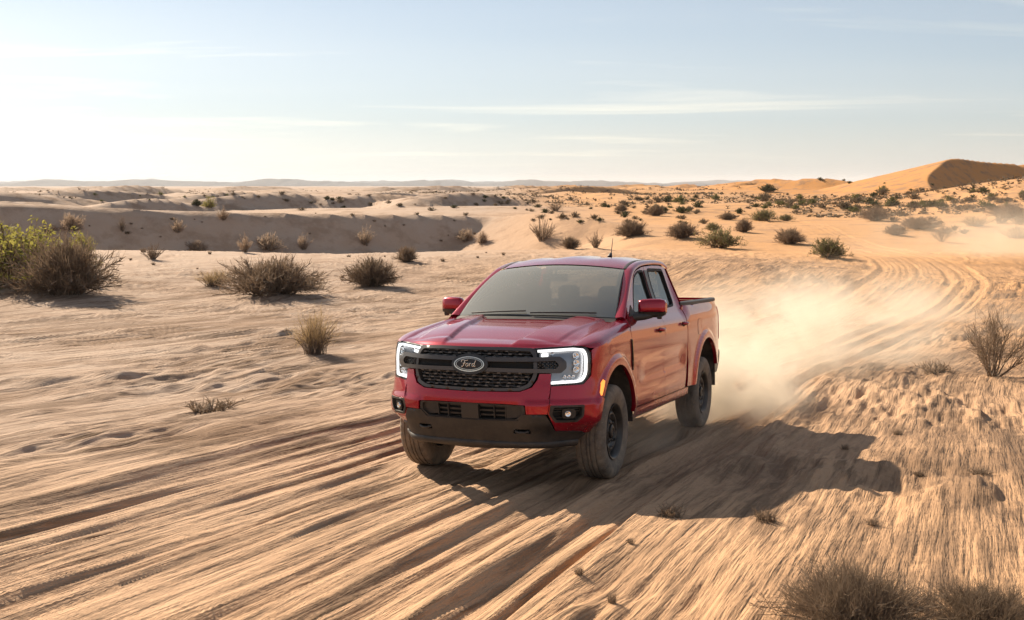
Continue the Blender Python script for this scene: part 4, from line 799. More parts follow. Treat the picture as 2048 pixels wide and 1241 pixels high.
# inner bed
m = MB(); m.box((-3.34, .80, 1.12), (1.66, .03, .54)); pair('bed_inner_wall', m, PAINT)
m = MB(); m.box((-3.34, 0, .84), (1.68, 1.6, .03)); part('bed_floor', m, UNDER)
m = MB(); m.box((-2.53, 0, 1.12), (.04, 1.62, .54)); m.box((-2.53, 0, 1.395), (.07, 1.62, .03)); part('bed_front_wall', m, PAINT)
m = MB(); m.box((-4.20, 0, 1.13), (.05, 1.62, .52)); m.box((-4.20, 0, 1.405), (.08, 1.64, .025)); part('tailgate', m, PAINT)
# tail lamps wrap the rear corner
tl = [(-4.135, 1.32), (-4.105, 1.15), (-4.125, .935), (-4.21, .935), (-4.215, 1.32)]
tm_ = panel_mesh(sd(tl), (), .03, .006, .05)
tlo = pair('tail_light', tm_, REDL)
rb = MB(); G = []
for x, dy in ((-3.99, -.01), (-4.10, 0), (-4.24, -.02), (-4.33, -.14), (-4.36, -.35), (-4.36, -.92)):
    y = .905 + dy; G.append([(x, y, .80), (x - .0, y + .006, .76), (x, y, .66), (x + .02, y - .02, .54)])
rb.grid(G, True, flip=True); rb.box((-4.19, 0, .80), (.32, 1.7, .02))
pair('rear_bumper', rb, TRIMB, sharp=30)
low = [(-3.86, .78), (-4.17, .79), (-4.18, .55), (-4.02, .52), (-3.90, .60)]
# rocker panels below the doors
m = MB(); G = []
for x in np.linspace(-.50, -2.56, 20):
    G.append([tuple(bsurf(ux(x), z)) for z in (.512, .48)] + [(x, .915, .445), (x, .87, .405), (x, .78, .395)])
m.grid(G, True); pair('rocker_panel', m, PAINT)

# ---- cab: pillars, roof rails and roof
RAIL_I = np.array([(-.49,.765,1.318),(-.67,.737,1.437),(-.88,.698,1.572),(-1.10,.655,1.702),(-1.25,.630,1.768),(-1.52,.622,1.822),(-1.9,.622,1.842),(-2.2,.625,1.842),(-2.38,.632,1.830),(-2.46,.645,1.80)])
ti = np.linspace(0, 1, 10); fo_, fi_ = interp(ti, RAIL_O), interp(ti, RAIL_I); TT = np.linspace(0, 1, 50)
Oc, Ic = fo_(TT), fi_(TT)
m = MB(); G = []
for a, b in zip(Oc, Ic):
    n = np.array([.12 if a[0] > -1.3 else 0, .5, .35]); G.append([a * (1-t) + b * t + n * .045 * math.sin(math.pi * t) + np.array([0, .004, 0]) * (1 - t) for t in np.linspace(0, 1, 7)])
m.grid(G, True)
pair('cab_pillar', m, PAINT)
# black ditch strip along the roof
m = MB(); G = []
for a, b in zip(Oc[20:], Ic[20:]):
    G.append([b + np.array([0, .016, .0035]), b + np.array([0, .0, .008]), b + np.array([0, -.016, .0065])])
m.grid(G, True); pair('roof_ditch_strip', m, PLASTIC)
# windshield header and roof skin
NX, NY = 34, 25; G = []
def roofpt(s, v):
    """s 0..1 front to rear, v -1..1 across"""
    t = .415 + .585 * s; b = fi_(t); xc = b[0] + (.085 * (1 - s) ** 3)
    xc -= .03 * s ** 4
    crown = .045 * (1 - v * v) + .006 * (math.cos(v * 9.5)) * sst(.12, .3, s) * (1 - sst(.85, .97, s)) * (abs(v) < .9)
    rise = 0
    x = xc * (1 - v * v) + b[0] * v * v
    return (x, v * b[1], b[2] + crown + rise)
for s in np.linspace(0, 1, NX): G.append([roofpt(s, v) for v in np.linspace(-1, 1, NY)])
rg = MB().grid(G, True); rg.grid([[g for g in G[-1]], [(g[0] - .015, g[1], g[2] - .07) for g in G[-1]]], True)
roof = part('roof', rg, PAINT)
hd = MB(); hd.grid([[(g[0], g[1] * .985, g[2] - .02) for g in r] for r in G[1:-1]], True, flip=True); part('headliner', hd, HEADL)
# rear of the cab
m = MB(); BW = [(-2.475, y, z) for y, z in ((-.70, 1.75), (.70, 1.75), (.86, 1.36), (.86, .75), (-.86, .75), (-.86, 1.36))]
for sgn in (-1, 1):
    m.add([(-2.46, sgn*.70, 1.76), (-2.46, sgn*.56, 1.78), (-2.49, sgn*.66, 1.36), (-2.49, sgn*.87, 1.36)], [(0, 1, 2, 3) if sgn < 0 else (3, 2, 1, 0)])
m.box((-2.475, 0, 1.05), (.03, 1.74, .62)); m.box((-2.47, 0, 1.775), (.03, 1.30, .05))
part('cab_rear_panel', m, PAINT)
m = MB(); m.add([(-2.475, -.57, 1.75), (-2.475, .57, 1.75), (-2.488, .66, 1.36), (-2.488, -.66, 1.36)], [(0, 1, 2, 3)]); part('rear_window', m, SIDEG)
# windshield
def wspt(s, v):
    b = fi_(.005 + s * .40); xb = b[0] + .15 * (1 - s) * (1 - abs(v) ** 2.2) + .085 * s * (1 - v * v); y = v * (b[1] - .004)
    n = .02 * math.sin(math.pi * s)
    return (xb + n, y, b[2] - .004 + n * 1.2 + .02 * (1 - v * v) * (1 - s) + .043 * s * (1 - v * v) - .0 )
G = [[wspt(s, v) for v in np.linspace(-1, 1, 25)] for s in np.linspace(0, 1, 18)]
ws = part('windshield', MB().grid(G, True), WSG)
m = MB()   # printed black border on the glass
def off(p): return (p[0] - .004, p[1], p[2] - .004)
ss_ = np.linspace(0, 1, 18)
m.grid([[off(wspt(s, v)) for v in np.linspace(-1, -.955 + .01 * s, 3)] for s in ss_], True); m.grid([[off(wspt(s, v)) for v in np.linspace(.955 - .01 * s, 1, 3)] for s in ss_], True)
m.grid([[off(wspt(s, v)) for v in np.linspace(-1, 1, 25)] for s in np.linspace(0, .07, 3)], True); m.grid([[off(wspt(s, v)) for v in np.linspace(-1, 1, 25)] for s in np.linspace(.965, 1, 3)], True)
part('windshield_border', m, SEAM, ws)
m = MB(); m.grid([[ (wspt(.0, v)[0] + dx, v * .775, wspt(0, v)[2] + dz) for v in np.linspace(-1, 1, 25)] for dx, dz in ((.10, -.035), (.05, -.03), (-.005, -.004))], True); part('cowl_panel', m, PLASTIC)
for v0, v1, s1 in ((-.80, -.05, .10), (.02, .80, .10)):
    m = MB(); m.tube([tuple(np.array(wspt(s, v)) + np.array([.012, 0, .012])) for v, s in zip(np.linspace(v0, v1, 8), np.linspace(.015, s1 * .45, 8))], .007, 6); part('wiper', m, PLASTIC)
# rear view mirror inside
m = MB(); m.box((-1.02, 0, 1.67), (.03, .24, .07)); m.tube([(-1.03, 0, 1.69), (-1.06, 0, 1.76)], .012, 6); part('rear_view_mirror', m, DASH)

# ---- hood
def hoodpt(s, v):
    """s 0 at the nose .. 1 at the windshield, v -1..1"""
    a = abs(v)
    fp = bmir(np.array([v * .870]), np.array([1.137]), .003)[0]
    xf = float(fp[0]); xr = -.31 - .165 * a ** 2.2
    x = xf + (xr - xf) * s
    hy, hz = hl(x)
    rear_y = v * (hy - .004); k = sst(0, .22, s); y = float(fp[1]) * (1 - k) + rear_y * k
    edge = hz if x < .593 else 1.142 - .006 * (x - .593) / .3
    crown = .034 * (1 - a ** 2) * sst(0, .22, s) ** .6
    nose = .022 * (1 - sst(0, .05, s)) * (1 - a ** 6)
    yy = abs(y)
    # two raised shoulders with a crisp inner line, a shallow dish between
    yl = .30 + .15 * s
    pd = .024 * sst(yl - .022, yl + .006, yy) * (1 - sst(yl + .05, .72, yy) * .7) * (1 - sst(.66, .74, yy)) * sst(.015, .12, s)
    yl2 = .60 + .06 * s
    z = edge + crown - nose + pd - .010 * sst(yl2, yl2 + .035, yy) * sst(.02, .2, s)
    # flat recess at the rear centre
    z -= .010 * sst(.60, .625, s) * (1 - sst(.30 + .1 * s, .325 + .1 * s, yy))
    return (x, y, z)
sv = np.concatenate([np.linspace(0, .14, 12)[:-1], np.linspace(.14, 1, 50)]); vv = np.linspace(-1, 1, 121)
G = [[hoodpt(s, v) for v in vv] for s in sv]
hm = MB().grid(G, True)
hm.grid([[ (g[0] - .03, g[1], g[2] - .02) for g in G[0]], G[0]], True)
hm.grid([[(r[0][0], r[0][1], r[0][2]) for r in G], [(r[0][0], r[0][1] + .012, r[0][2] - .035) for r in G]], True)
hm.grid([[(r[-1][0], r[-1][1] - .012, r[-1][2] - .035) for r in G], [(r[-1][0], r[-1][1], r[-1][2]) for r in G]], True)
hm.grid([[(g[0] - .012, g[1], g[2] - .03) for g in G[-1]], [g for g in G[-1]]], True, flip=True)
hood = part('hood', hm, PAINT)
# dark packing under hood and behind the grille so that gaps read dark
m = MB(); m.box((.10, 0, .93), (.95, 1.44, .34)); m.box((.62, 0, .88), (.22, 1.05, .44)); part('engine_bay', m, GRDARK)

# ---- nose (outlines in u, z on the body surface; u runs from the middle outwards)
def both(poly): return poly + [(-a, b) for a, b in poly[::-1]]
gr_half = [(0, 1.128), (.30, 1.130), (.528, 1.124), (.556, 1.085), (.560, .93), (.545, .885), (.505, .825), (.42, .792), (0, .782)]
gr_poly = [(a, b) for a, b in gr_half] + [(-a, b) for a, b in gr_half[::-1][1:-1]]
in_poly = [(a * .945, .957 + (b - .957) * .86) for a, b in gr_poly]
frame = panel_mesh(rounded(gr_poly, .02, 3), [rounded(in_poly, .015, 3)], .03, .012, .06)
grille = part('grille_frame', frame, GRILLE)
# the mirrored map is used for every panel that crosses the middle
def front_panel(poly, holes=(), res=.03, lift=0., thick=.02): return panel_mesh(poly, holes, res, lift, thick, fn=bmir)
bpy.data.objects.remove(grille)
grille = part('grille_frame', front_panel(rounded(gr_poly, .02, 3), [rounded(in_poly, .015, 3)], .03, .010, .06), GRILLE)
part('grille_backing', front_panel(gr_poly, (), .05, -.055, .004), GRDARK, grille)
# mesh insert: thin wavy rows with bright little blocks on them
def xat(z, w):  # half width of the opening at z
    q = np.array(gr_half); return float(np.interp(z, q[::-1, 1][0:7], q[::-1, 0][0:7])) * .93 if z < 1.1 else .50
hw = interp([.80, .83, .86, .90, .93, 1.08, 1.11], [.37, .44, .475, .500, .515, .515, .49])
rows_z = [.826, .851, .876, .901, .926, 1.052, 1.075, 1.098]
blk = None
for ri, z in enumerate(rows_z):
    w = float(hw(z)); n = 40; m = MB()
    us = np.linspace(-w, w, n); wav = [.0035 * (1 if (int((u + 9) / .045) + ri) % 2 else -1) for u in us]
    top = bmir(us, z + .006 + np.array(wav), -.012); bot = bmir(us, z - .006 + np.array(wav), -.012); tb = bmir(us, z + .006 + np.array(wav), -.035); bb = bmir(us, z - .006 + np.array(wav), -.035)
    m.grid([tb, top, bot, bb], True); sl = part('grille_slat', m, TRIMB, grille)
    m = MB()
    for u in np.arange(-w + .03 + (.045 if ri % 2 else 0), w - .01, .09):
        c = bmir(np.array([u]), np.array([z]), -.010)[0]; m.box(c, (.012, .026, .011))
    part('grille_block', m, BLOCK, sl)['kind'] = 'stuff'
# vertical webs between the rows
m = MB()
for u in np.arange(-.48, .49, .06):
    for z0, z1 in ((.82, .93), (1.05, 1.10)):
        a = bmir(np.array([u, u + .01, u + .01, u]), np.array([z0 if abs(u) < .38 else z0 + .04, z0 if abs(u) < .38 else z0 + .04, z1, z1]), -.025); m.add(a, [(0, 1, 2, 3)])
part('grille_web', m, TRIMB, grille)['kind'] = 'stuff'
# the two crossbars that close into C-shaped ends over the headlamps
def bar(z0, z1, u0, u1, lift, n=18):
    us = np.linspace(u0, u1, n); m = MB(); G = []
    for zz_, lf in ((z0 - .002, lift - .05), (z0, lift - .012), (z0 + .006, lift), (z1 - .006, lift + .002), (z1, lift - .010), (z1 + .002, lift - .05)):
        G.append(bmir(us, np.full(n, zz_), lf))
    return m.grid(G, False, flip=True)
cb_out = [(.12, 1.050), (.54, 1.055), (.745, 1.060), (.792, 1.020), (.792, .968), (.745, .930), (.54, .934), (.12, .938)]
cb_in = [(.12, 1.018), (.54, 1.022), (.700, 1.027), (.728, 1.002), (.726, .982), (.700, .964), (.54, .966), (.12, .970)]
cbs = pair('grille_crossbar', panel_mesh(rounded(cb_out, .012, 3), [rounded(cb_in, .008, 3)], .03, .030, .055), GRILLE)
pair('crossbar_void', panel_mesh(cb_in, (), .04, -.004, .004), GRDARK, cbs)
m = MB()
for r_ in range(4):
    for c_ in range(5):
        q = bmir(np.array([.565 + c_ * .033 + (r_ % 2) * .012]), np.array([.975 + r_ * .013]), .010)[0]
        m.box(q, (.01, .020, .006), Matrix.Rotation(-.75, 3, 'Z'))
# flat crossbar_mesh of small blocks
for o in pair('crossbar_mesh', m, GRILLE, cbs): o['kind'] = 'stuff'
# emblem
def emb(u, z, l): return bmir(np.array([u]), np.array([z]), l)[0]
def ell(a, b, n=40): return [(a * math.cos(t), .994 + b * math.sin(t)) for t in np.linspace(0, 2 * math.pi, n + 1)[:-1]]
base = part('emblem_mount', front_panel(ell(.158, .082), (), .03, .040, .05), TRIMB)
part('emblem_rim', front_panel(ell(.132, .060), [ell(.122, .0515)], .02, .050, .012), CHROME, base)
part('emblem_field', front_panel(ell(.1225, .052), (), .03, .045, .004), OVAL, base)
part('emblem_inner_ring', front_panel(ell(.114, .0455), [ell(.110, .042)], .02, .048, .004), CHROME, base)
def stroke(pts, r=.0042):
    P = []
    q = interp(range(len(pts)), np.array(pts, float)) if len(pts) > 2 else None
    tt_ = np.linspace(0, len(pts) - 1, max(2, (len(pts) - 1) * 5))
    for t in tt_:
        a = q(t) if q is not None else np.array(pts[0]) * (1 - t) + np.array(pts[1]) * t
        P.append(tuple(emb(-(a[0]) * .86, .994 + a[1], .0495)))
    return P
# hand-lettered script word F o r d (screen right is the truck's left)
S_ = -1
word = [[(-.070, .012), (-.078, .020), (-.070, .030), (-.050, .030), (-.030, .026), (-.012, .031)], [(-.042, .028), (-.048, .005), (-.058, -.016), (-.070, -.022), (-.076, -.014)], [(-.060, .006), (-.045, .006), (-.034, .010)],
        [(-.012, .006), (-.024, .004), (-.030, -.008), (-.024, -.018), (-.012, -.016), (-.006, -.004), (-.012, .006), (-.002, .004)],
        [(.004, .006), (.010, .004), (.006, -.008), (.004, -.018)], [(.007, -.004), (.014, .005), (.022, .006), (.025, .001)],
        [(.054, .003), (.044, .006), (.034, -.002), (.033, -.014), (.042, -.018), (.051, -.010), (.058, .008), (.066, .030)], [(.058, .008), (.053, -.010), (.058, -.018), (.068, -.012)]]
for nm, idx in (('letter', (0, 1, 2)), ('letter', (3,)), ('letter', (4, 5)), ('letter', (6, 7))):
    m = MB()
    for i in idx: m.tube([tuple(p) for p in stroke([(-a, b) for a, b in word[i]])], .0038, 5)
    part(nm, m, CHROME, base)
# headlamps
hlp = [(.536, 1.116), (.70, 1.124), (.872, 1.133), (.985, 1.122), (1.025, 1.075), (1.018, .915), (.94, .842), (.655, .832), (.672, .932), (.60, .99), (.54, 1.05)]
hb = panel_mesh(hlp, (), .03, -.045, .004); head = pair('headlight', hb, LAMPIN)
rim = panel_mesh(rounded([(.528, 1.122), (.70, 1.131), (.873, 1.140), (.992, 1.128), (1.034, 1.078), (1.026, .91), (.944, .834), (.648, .824), (.662, .932), (.60, .985), (.536, 1.04)], .006, 2), [rounded([(c[0] + (a - c[0]) * .955, c[1] + (b - c[1]) * .945) for (a, b) in hlp for c in ((.81, 1.0),)], .006, 2)], .03, .001, .045)
pair('lamp_rim', rim, PLASTIC, head)
pair('lens', panel_mesh(hlp, (), .04, .004, .003), LENS, head)
def band(line, w, lift, thick):
    L = np.array(line); f = interp(range(len(L)), L); q = f(np.linspace(0, len(L) - 1, 40)); t = np.gradient(q, axis=0); t /= np.linalg.norm(t, axis=1, keepdims=True); nn = np.stack([-t[:, 1], t[:, 0]], 1)
    a = [tuple(p) for p in q + nn * w / 2]; b = [tuple(p) for p in q - nn * w / 2]
    return panel_mesh(a + b[::-1], (), .02, lift, thick)
pair('daytime_light', band([(.565, 1.106), (.73, 1.111), (.88, 1.117), (.955, 1.108), (.985, 1.065), (.984, .99), (.980, .925), (.948, .878), (.90, .862), (.79, .858), (.675, .853)], .020, -.004, .02), DRL, head)
pair('lit_module', panel_mesh([(.60, 1.080), (.655, 1.083), (.655, 1.062), (.60, 1.059)], (), .03, -.012, .02), LEDD, head)
for u, z, r in ((.893, 1.062, .026), (.893, 1.005, .026), (.890, .953, .026), (.862, .897, .013), (.825, .897, .013), (.79, .897, .013), (.69, 1.080, .016)):
    m = MB(); c = bsurf(u, z, -.03); nrm = bsurf(u, z, .1) - bsurf(u, z, 0); nrm /= np.linalg.norm(nrm)
    Rm = Vector((0, 1, 0)).rotation_difference(Vector(nrm)).to_matrix(); prof = [(-.02, .2 * r), (-.012, .7 * r), (.012, 1.0 * r), (.012, .9 * r), (-.004, .55 * r), (.006, .38 * r), (.012, .0)]
    mb = MB().lathe_y(prof, 14); mb.v = [tuple(Vector(p) .copy() if False else (Rm @ Vector(p)) + Vector(c)) for p in mb.v]
    pair('reflector', mb, CLEAR, head)
# bumper: middle piece with its two uprights
mid = [(.660, .820), (.645, .70), (.632, .612), (.470, .612), (.462, .682), (.300, .690), (0, .690)]
midp = [(.575, .925), (.668, .925)] + mid
centre = [(0, .778), (.42, .786), (.515, .820), (.560, .880)] + midp
cpoly = centre + [(-a, b) for a, b in centre[::-1][1:-1]]
part('front_bumper', front_panel(cpoly, (), .022, .018, .05), PAINT)
# bumper corners with the fog lamp openings
fogo = rounded([(.668, .672), (.925, .670), (.922, .590), (.872, .548), (.700, .551), (.660, .606)], .012, 3)
corner = [(.652, .826), (.944, .836), (1.02, .900), (1.04, .93), (1.055, .90), (1.10, .80), (1.122, .735), (1.110, .68)] + [(float(ux(x)), z) for x, z in arc(ARF, 24, -4, 8)] + [(1.02, .430), (.97, .445), (.715, .462), (.640, .612), (.648, .70), (.664, .82)]
corner = [(.668, .826), (.944, .836), (1.03, .90), (1.045, 1.0), (1.055, .99), (1.09, .84), (1.125, .735)] + [(float(ux(x)), z) for x, z in arc((ARF[0], ARF[1], ARF[2]), 31, -2, 9)] + [(1.02, .436), (.97, .448), (.715, .462), (.640, .612), (.652, .70)]
pair('bumper_corner', panel_mesh(corner, [fogo], .022, .004, .05), PAINT)
ft = panel_mesh(rounded([(.655, .680), (.935, .678), (.932, .586), (.876, .540), (.695, .543), (.648, .604)], .012, 3), [rounded([(.682, .664), (.915, .662), (.912, .594), (.868, .558), (.708, .560), (.672, .608)], .01, 3)], .03, .010, .05)
fogs = pair('fog_lamp', ft, PLASTIC)
pair('fog_recess', panel_mesh([(.66, .68), (.93, .68), (.93, .545), (.66, .545)], (), .05, -.05, .004), SEAM, fogs)
for z in (.645, .625, .575):
    pair('fog_louvre', panel_mesh([(.68, z), (.91, z), (.91, z + .006), (.68, z + .006)], (), .05, -.02, .02), PLASTIC, fogs)
pair('fog_pod', panel_mesh(rounded([(.752, .648), (.862, .648), (.872, .60), (.855, .57), (.76, .57)], .02, 3), (), .03, -.008, .05), PLASTIC, fogs)
m = MB(); c = bsurf(.80, .609, -.004); nrm = bsurf(.80, .609, .1) - bsurf(.80, .609, 0); nrm /= np.linalg.norm(nrm); Rm = Vector((0, 1, 0)).rotation_difference(Vector(nrm)).to_matrix()
mb = MB().lathe_y([(-.01, .024), (.006, .024), (.006, .020), (0, .012), (.005, .0)], 16); mb.v = [tuple((Rm @ Vector(p)) + Vector(c)) for p in mb.v]; pair('fog_bulb', mb, CLEAR, fogs)
# lower air intake
iu = [(0, .688), (.455, .678), (.462, .612), (.405, .556), (0, .548)]
ip = iu + [(-a, b) for a, b in iu[::-1][1:-1]]; ii = [(a * .955, .618 + (b - .618) * .86) for a, b in ip]
intk = part('lower_intake', front_panel(rounded(ip, .01, 2), [rounded(ii, .01, 2)], .03, .008, .05), PLASTIC)
part('intake_backing', front_panel(ip, (), .05, -.06, .004), GRDARK, intk)
for a, b in ((.305, .445), (-.445, -.305)): part('intake_plate', front_panel([(a, .672), (b, .668), (b, .585), (a, .565)], (), .05, -.016, .01), PLASTIC, intk)
part('sensor_cover', front_panel([(-.075, .678), (.075, .678), (.075, .560), (-.075, .560)], (), .05, .004, .04), TRIMB, intk)
for s_ in (-1, 1):
    for z in (.585, .622, .657): part('intake_slat', front_panel([(s_ * .08, z), (s_ * .30, z), (s_ * .30, z + .014), (s_ * .08, z + .014)][::s_], (), .05, -.03, .012), PLASTIC, intk)
    for u in (.20, .295): part('intake_rib', front_panel([(s_ * u, .678), (s_ * (u + .008), .678), (s_ * (u + .008), .556), (s_ * u, .556)][::s_], (), .05, -.012, .02), PLASTIC, intk)
# black lower bumper
sk = [(0, .552), (.405, .556), (.452, .610), (.620, .604), (.705, .466), (.99, .448), (1.045, .425), (.99, .385), (.93, .362), (.80, .345), (0, .318)]
sp_ = sk + [(-a, b) for a, b in sk[::-1][1:-1]]
hook = [rounded([(s_ * .37, .488), (s_ * .50, .488), (s_ * .51, .452), (s_ * .36, .452)], .008, 2) for s_ in (1, -1)]
skid = part('lower_bumper', front_panel(sp_, hook, .025, .016, .06), SKID)
part('lower_bumper_backing', front_panel([(-.9, .50), (.9, .50), (.9, .42), (-.9, .42)], (), .06, -.05, .004), SEAM, skid)
lip = MB(); us = np.linspace(-.97, .97, 50); G = [bmir(us, np.full(50, z), l) for z, l in ((.385, .018), (.378, .026), (.352, .030), (.332, .022), (.325, -.02))]
lip.grid(G, True, flip=False); part('chin_lip', lip, PLASTIC, skid)
for s_ in (-1, 1):
    m = MB(); P = [bmir(np.array([s_ * u]), np.array([z]), l)[0] for u, z, l in ((.375, .478, -.05), (.385, .470, .022), (.41, .462, .032), (.455, .462, .032), (.485, .470, .022), (.495, .478, -.05))]
    m.tube([tuple(p) for p in P], .010, 7); part('tow_hook', m, PLASTIC)
# side markers in the flare
mk = [(.395, .742), (.372, .748), (.325, .838), (.338, .852), (.362, .82)]
pair('side_marker', panel_mesh(sd([(.447, .738), (.418, .735), (.348, .845), (.362, .858), (.395, .835)]), (), .02, .004, .012), AMBER)

# ---- mirrors
def mirror():
    m = MB(); G = []
    # housing: rounded box, front face swept back outward
    ys = [.885, .895, .92, 1.0, 1.07, 1.108, 1.122]; sc = [.55, .82, .95, 1, 1, .88, .55]
    for y, s in zip(ys, sc):
        x0 = -.84 - .05 * (y - .93) / .2; row = []
        for t in np.linspace(0, 2 * math.pi, 21)[:-1]:
            cx = math.copysign(abs(math.cos(t)) ** .55, math.cos(t)); cz = math.copysign(abs(math.sin(t)) ** .6, math.sin(t))
            row.append((x0 + .06 * cx * s, y, 1.400 + .080 * cz * s + .002))
        G.append(row)
    return G
G = mirror()
top = MB().grid(G, True, True); top.add(G[0], [tuple(range(20))]); top.add(G[-1], [tuple(range(20))[::-1]])
top.v = [(x, y, max(z, 1.360)) for x, y, z in top.v]
mo = pair('side_mirror', top, PAINT, sharp=60)
lo_ = MB(); G2 = [[(x * 1.0 + .004 * (1 if x > -.86 else -1), y, min(z, 1.364) if z > 1.33 else z - .010) for x, y, z in r] for r in G]; lo_.grid(G2, True, True)
lo_.tube([(-.74, .80, 1.315), (-.77, .87, 1.315), (-.81, .94, 1.322), (-.84, 1.0, 1.335)], [.038, .036, .034, .03], 10)
lo_.lathe_y([(-.02, 0), (-.018, .02), (.018, .02), (.02, 0)], 12, (-.85, 1.07, 1.318))
pair('mirror_foot', lo_, PLASTIC, mo, sharp=50)
gl = MB(); gl.add([(-.915, .945, 1.35), (-.925, 1.11, 1.35), (-.925, 1.105, 1.45), (-.915, .95, 1.45)], [(0, 1, 2, 3)]); pair('mirror_glass', gl, CLEAR, mo)
# black triangle where the mirror meets the door
tri_ = [(-.60, 1.335), (-.80, 1.345), (-.93, 1.49)]
pair('mirror_sail', panel_mesh(sd([(-.615, 1.325), (-.815, 1.335), (-.815, 1.345 ), (-.79, 1.425)]), (), .03, .005, .01), PLASTIC, doors[0])

# ---- wheels
def tyre_mb():
    R = .394
    prof = [(-.098, .232), (-.110, .25), (-.124, .29), (-.130, .325), (-.124, .355), (-.113, .378), (-.100, .389), (-.082, .3925), (-.066, .394), (-.064, .385), (-.056, .385), (-.054, .394), (-.022, .3945), (-.020, .385), (-.010, .385), (-.008, .395)]
    prof = prof + [(-a, b) for a, b in prof[::-1]]
    def rf(i, k, r):
        a = abs(prof[i][0])
        if .078 < a < .118 and r > .37: return r - (.007 if (k // 2) % 3 == 0 else 0)
        if r > .39: return r - (.004 if (k + int(a * 200)) % 6 == 0 else 0)
        return r
    return MB().lathe_y(prof, 180, (0, 0, 0), rf)
def rim_mb():
    m = MB()
    m.lathe_y([(-.10, .232), (-.105, .222), (-.09, .21), (.06, .19), (.085, .205), (.100, .212), (.112, .224), (.114, .234), (.108, .236), (.100, .228)], 48)
    # steel disc: outer bowl, ring of windows, raised centre
    prof = [(.06, .192), (.058, .180), (.072, .170), (.082, .155), (.080, .140), (.060, .122), (.054, .105), (.066, .095), (.076, .080), (.074, .064), (.060, .056)]
    n = 48
    P = [[(r * math.cos(2*math.pi*k/n), y, r * math.sin(2*math.pi*k/n)) for k in range(n)] for y, r in prof]
    m.grid(P, True, True)
    return m
def hub_mb(): return MB().lathe_y([(.05, .058), (.088, .055), (.094, .046), (.094, .030), (.088, .026), (.090, 0.001)], 24)
tyre_me = tyre_mb(); rim_me = rim_mb(); hub_me = hub_mb()
wheels = []
for x, y in ((0, .81), (0, -.81), (-3.27, .81), (-3.27, -.81)):
    w = bpy.data.objects.new('wheel', None) if False else None
    if not wheels:
        r = rim_me.build('wheel', STEEL, ROOT, sharp=45)
        kids = [tyre_me.build('tyre', RUBBER, r, sharp=40), hub_me.build('hub_cap', STEEL, r, sharp=40)]
        for k in range(6):
            a = 2 * math.pi * k / 6; b = MB(); b.lathe_y([(.055, .013), (.082, .012), (.085, 0.001)], 6, (.083 * math.cos(a), 0, .083 * math.sin(a))); kids.append(b.build('lug_nut', STEEL, r))
        for k in range(10):
            a = 2 * math.pi * (k + .5) / 10; b = MB(); q = MB().lathe_y([(.0, .0001), (.003, .016)], 10); b.v = [(.131 * math.cos(a) + v[0] * 1.0, .0705 + .012 + v[1] * 0, .131 * math.sin(a) + v[2]) for v in q.v]; b.f = q.f; b.sm = q.sm
            kids.append(b.build('wheel_hole', SEAM, r))
        d = MB(); d.lathe_y([(-.02, .06), (-.02, .16), (.01, .16), (.01, .06)], 32); kids.append(d.build('brake_disc', UNDER, r, sharp=40))
        o = r
    else:
        o = wheels[0].copy(); COL.objects.link(o)
        for c_ in wheels[0].children:
            d = c_.copy(); COL.objects.link(d); d.parent = o
    o.location = (x, y, .385); o.rotation_euler = (0, random.Random(int(x * 9 + y * 50)).random() * 2, math.pi if y < 0 else 0)
    if x == 0: o.rotation_euler[2] += math.radians(1.0)
    wheels.append(o)
# wheel wells, frame, axles
for (cx, cz, r) in (ARF, ARR):
    m = MB(); G = []
    for a in np.linspace(28 if cx > -1 else 5, 186, 26):
        t = math.radians(a); G.append([(cx + (r + .012) * math.cos(t), y, cz + (r + .012) * math.sin(t)) for y in (.915, .80, .60, .50)])
    m.grid(G, True); m.add([(cx - r, .5, cz), (cx + r, .5, cz), (cx + r, .5, cz + r), (cx - r, .5, cz + r)], [(0, 1, 2, 3)])
    pair('wheel_well', m, UNDER)
m = MB()
for s_ in (-1, 1): m.box((-1.8, s_ * .42, .44), (4.6, .09, .14))
for x in (.4, -.9, -1.9, -2.9, -4.0): m.box((x, 0, .44), (.1, .8, .10))
m.box((-1.5, 0, .52), (1.9, 1.66, .10)); m.box((-.3, 0, .42), (.9, .5, .2)); part('chassis_frame', m, UNDER)
m = MB(); m.tube([(-3.27, -.72, .385), (-3.27, .72, .385)], .045, 10); m.lathe_y([(-.12, .02), (-.1, .12), (.1, .12), (.12, .02)], 16, (-3.27, 0, .385)); m.tube([(0, -.70, .385), (0, .70, .385)], .03, 8); part('axle', m, UNDER)
for s_ in (-1, 1):
    m = MB(); m.tube([(-2.62, s_ * .52, .50), (-3.27, s_ * .52, .33), (-3.95, s_ * .52, .52)], .022, 6); part('leaf_spring', m, UNDER)
m = MB()
for x in (-2.42, -2.36, -2.30): m.tube([(x, .70, .42), (x, .72, .34)], .010, 5)
part('hanger_bracket', m, UNDER)

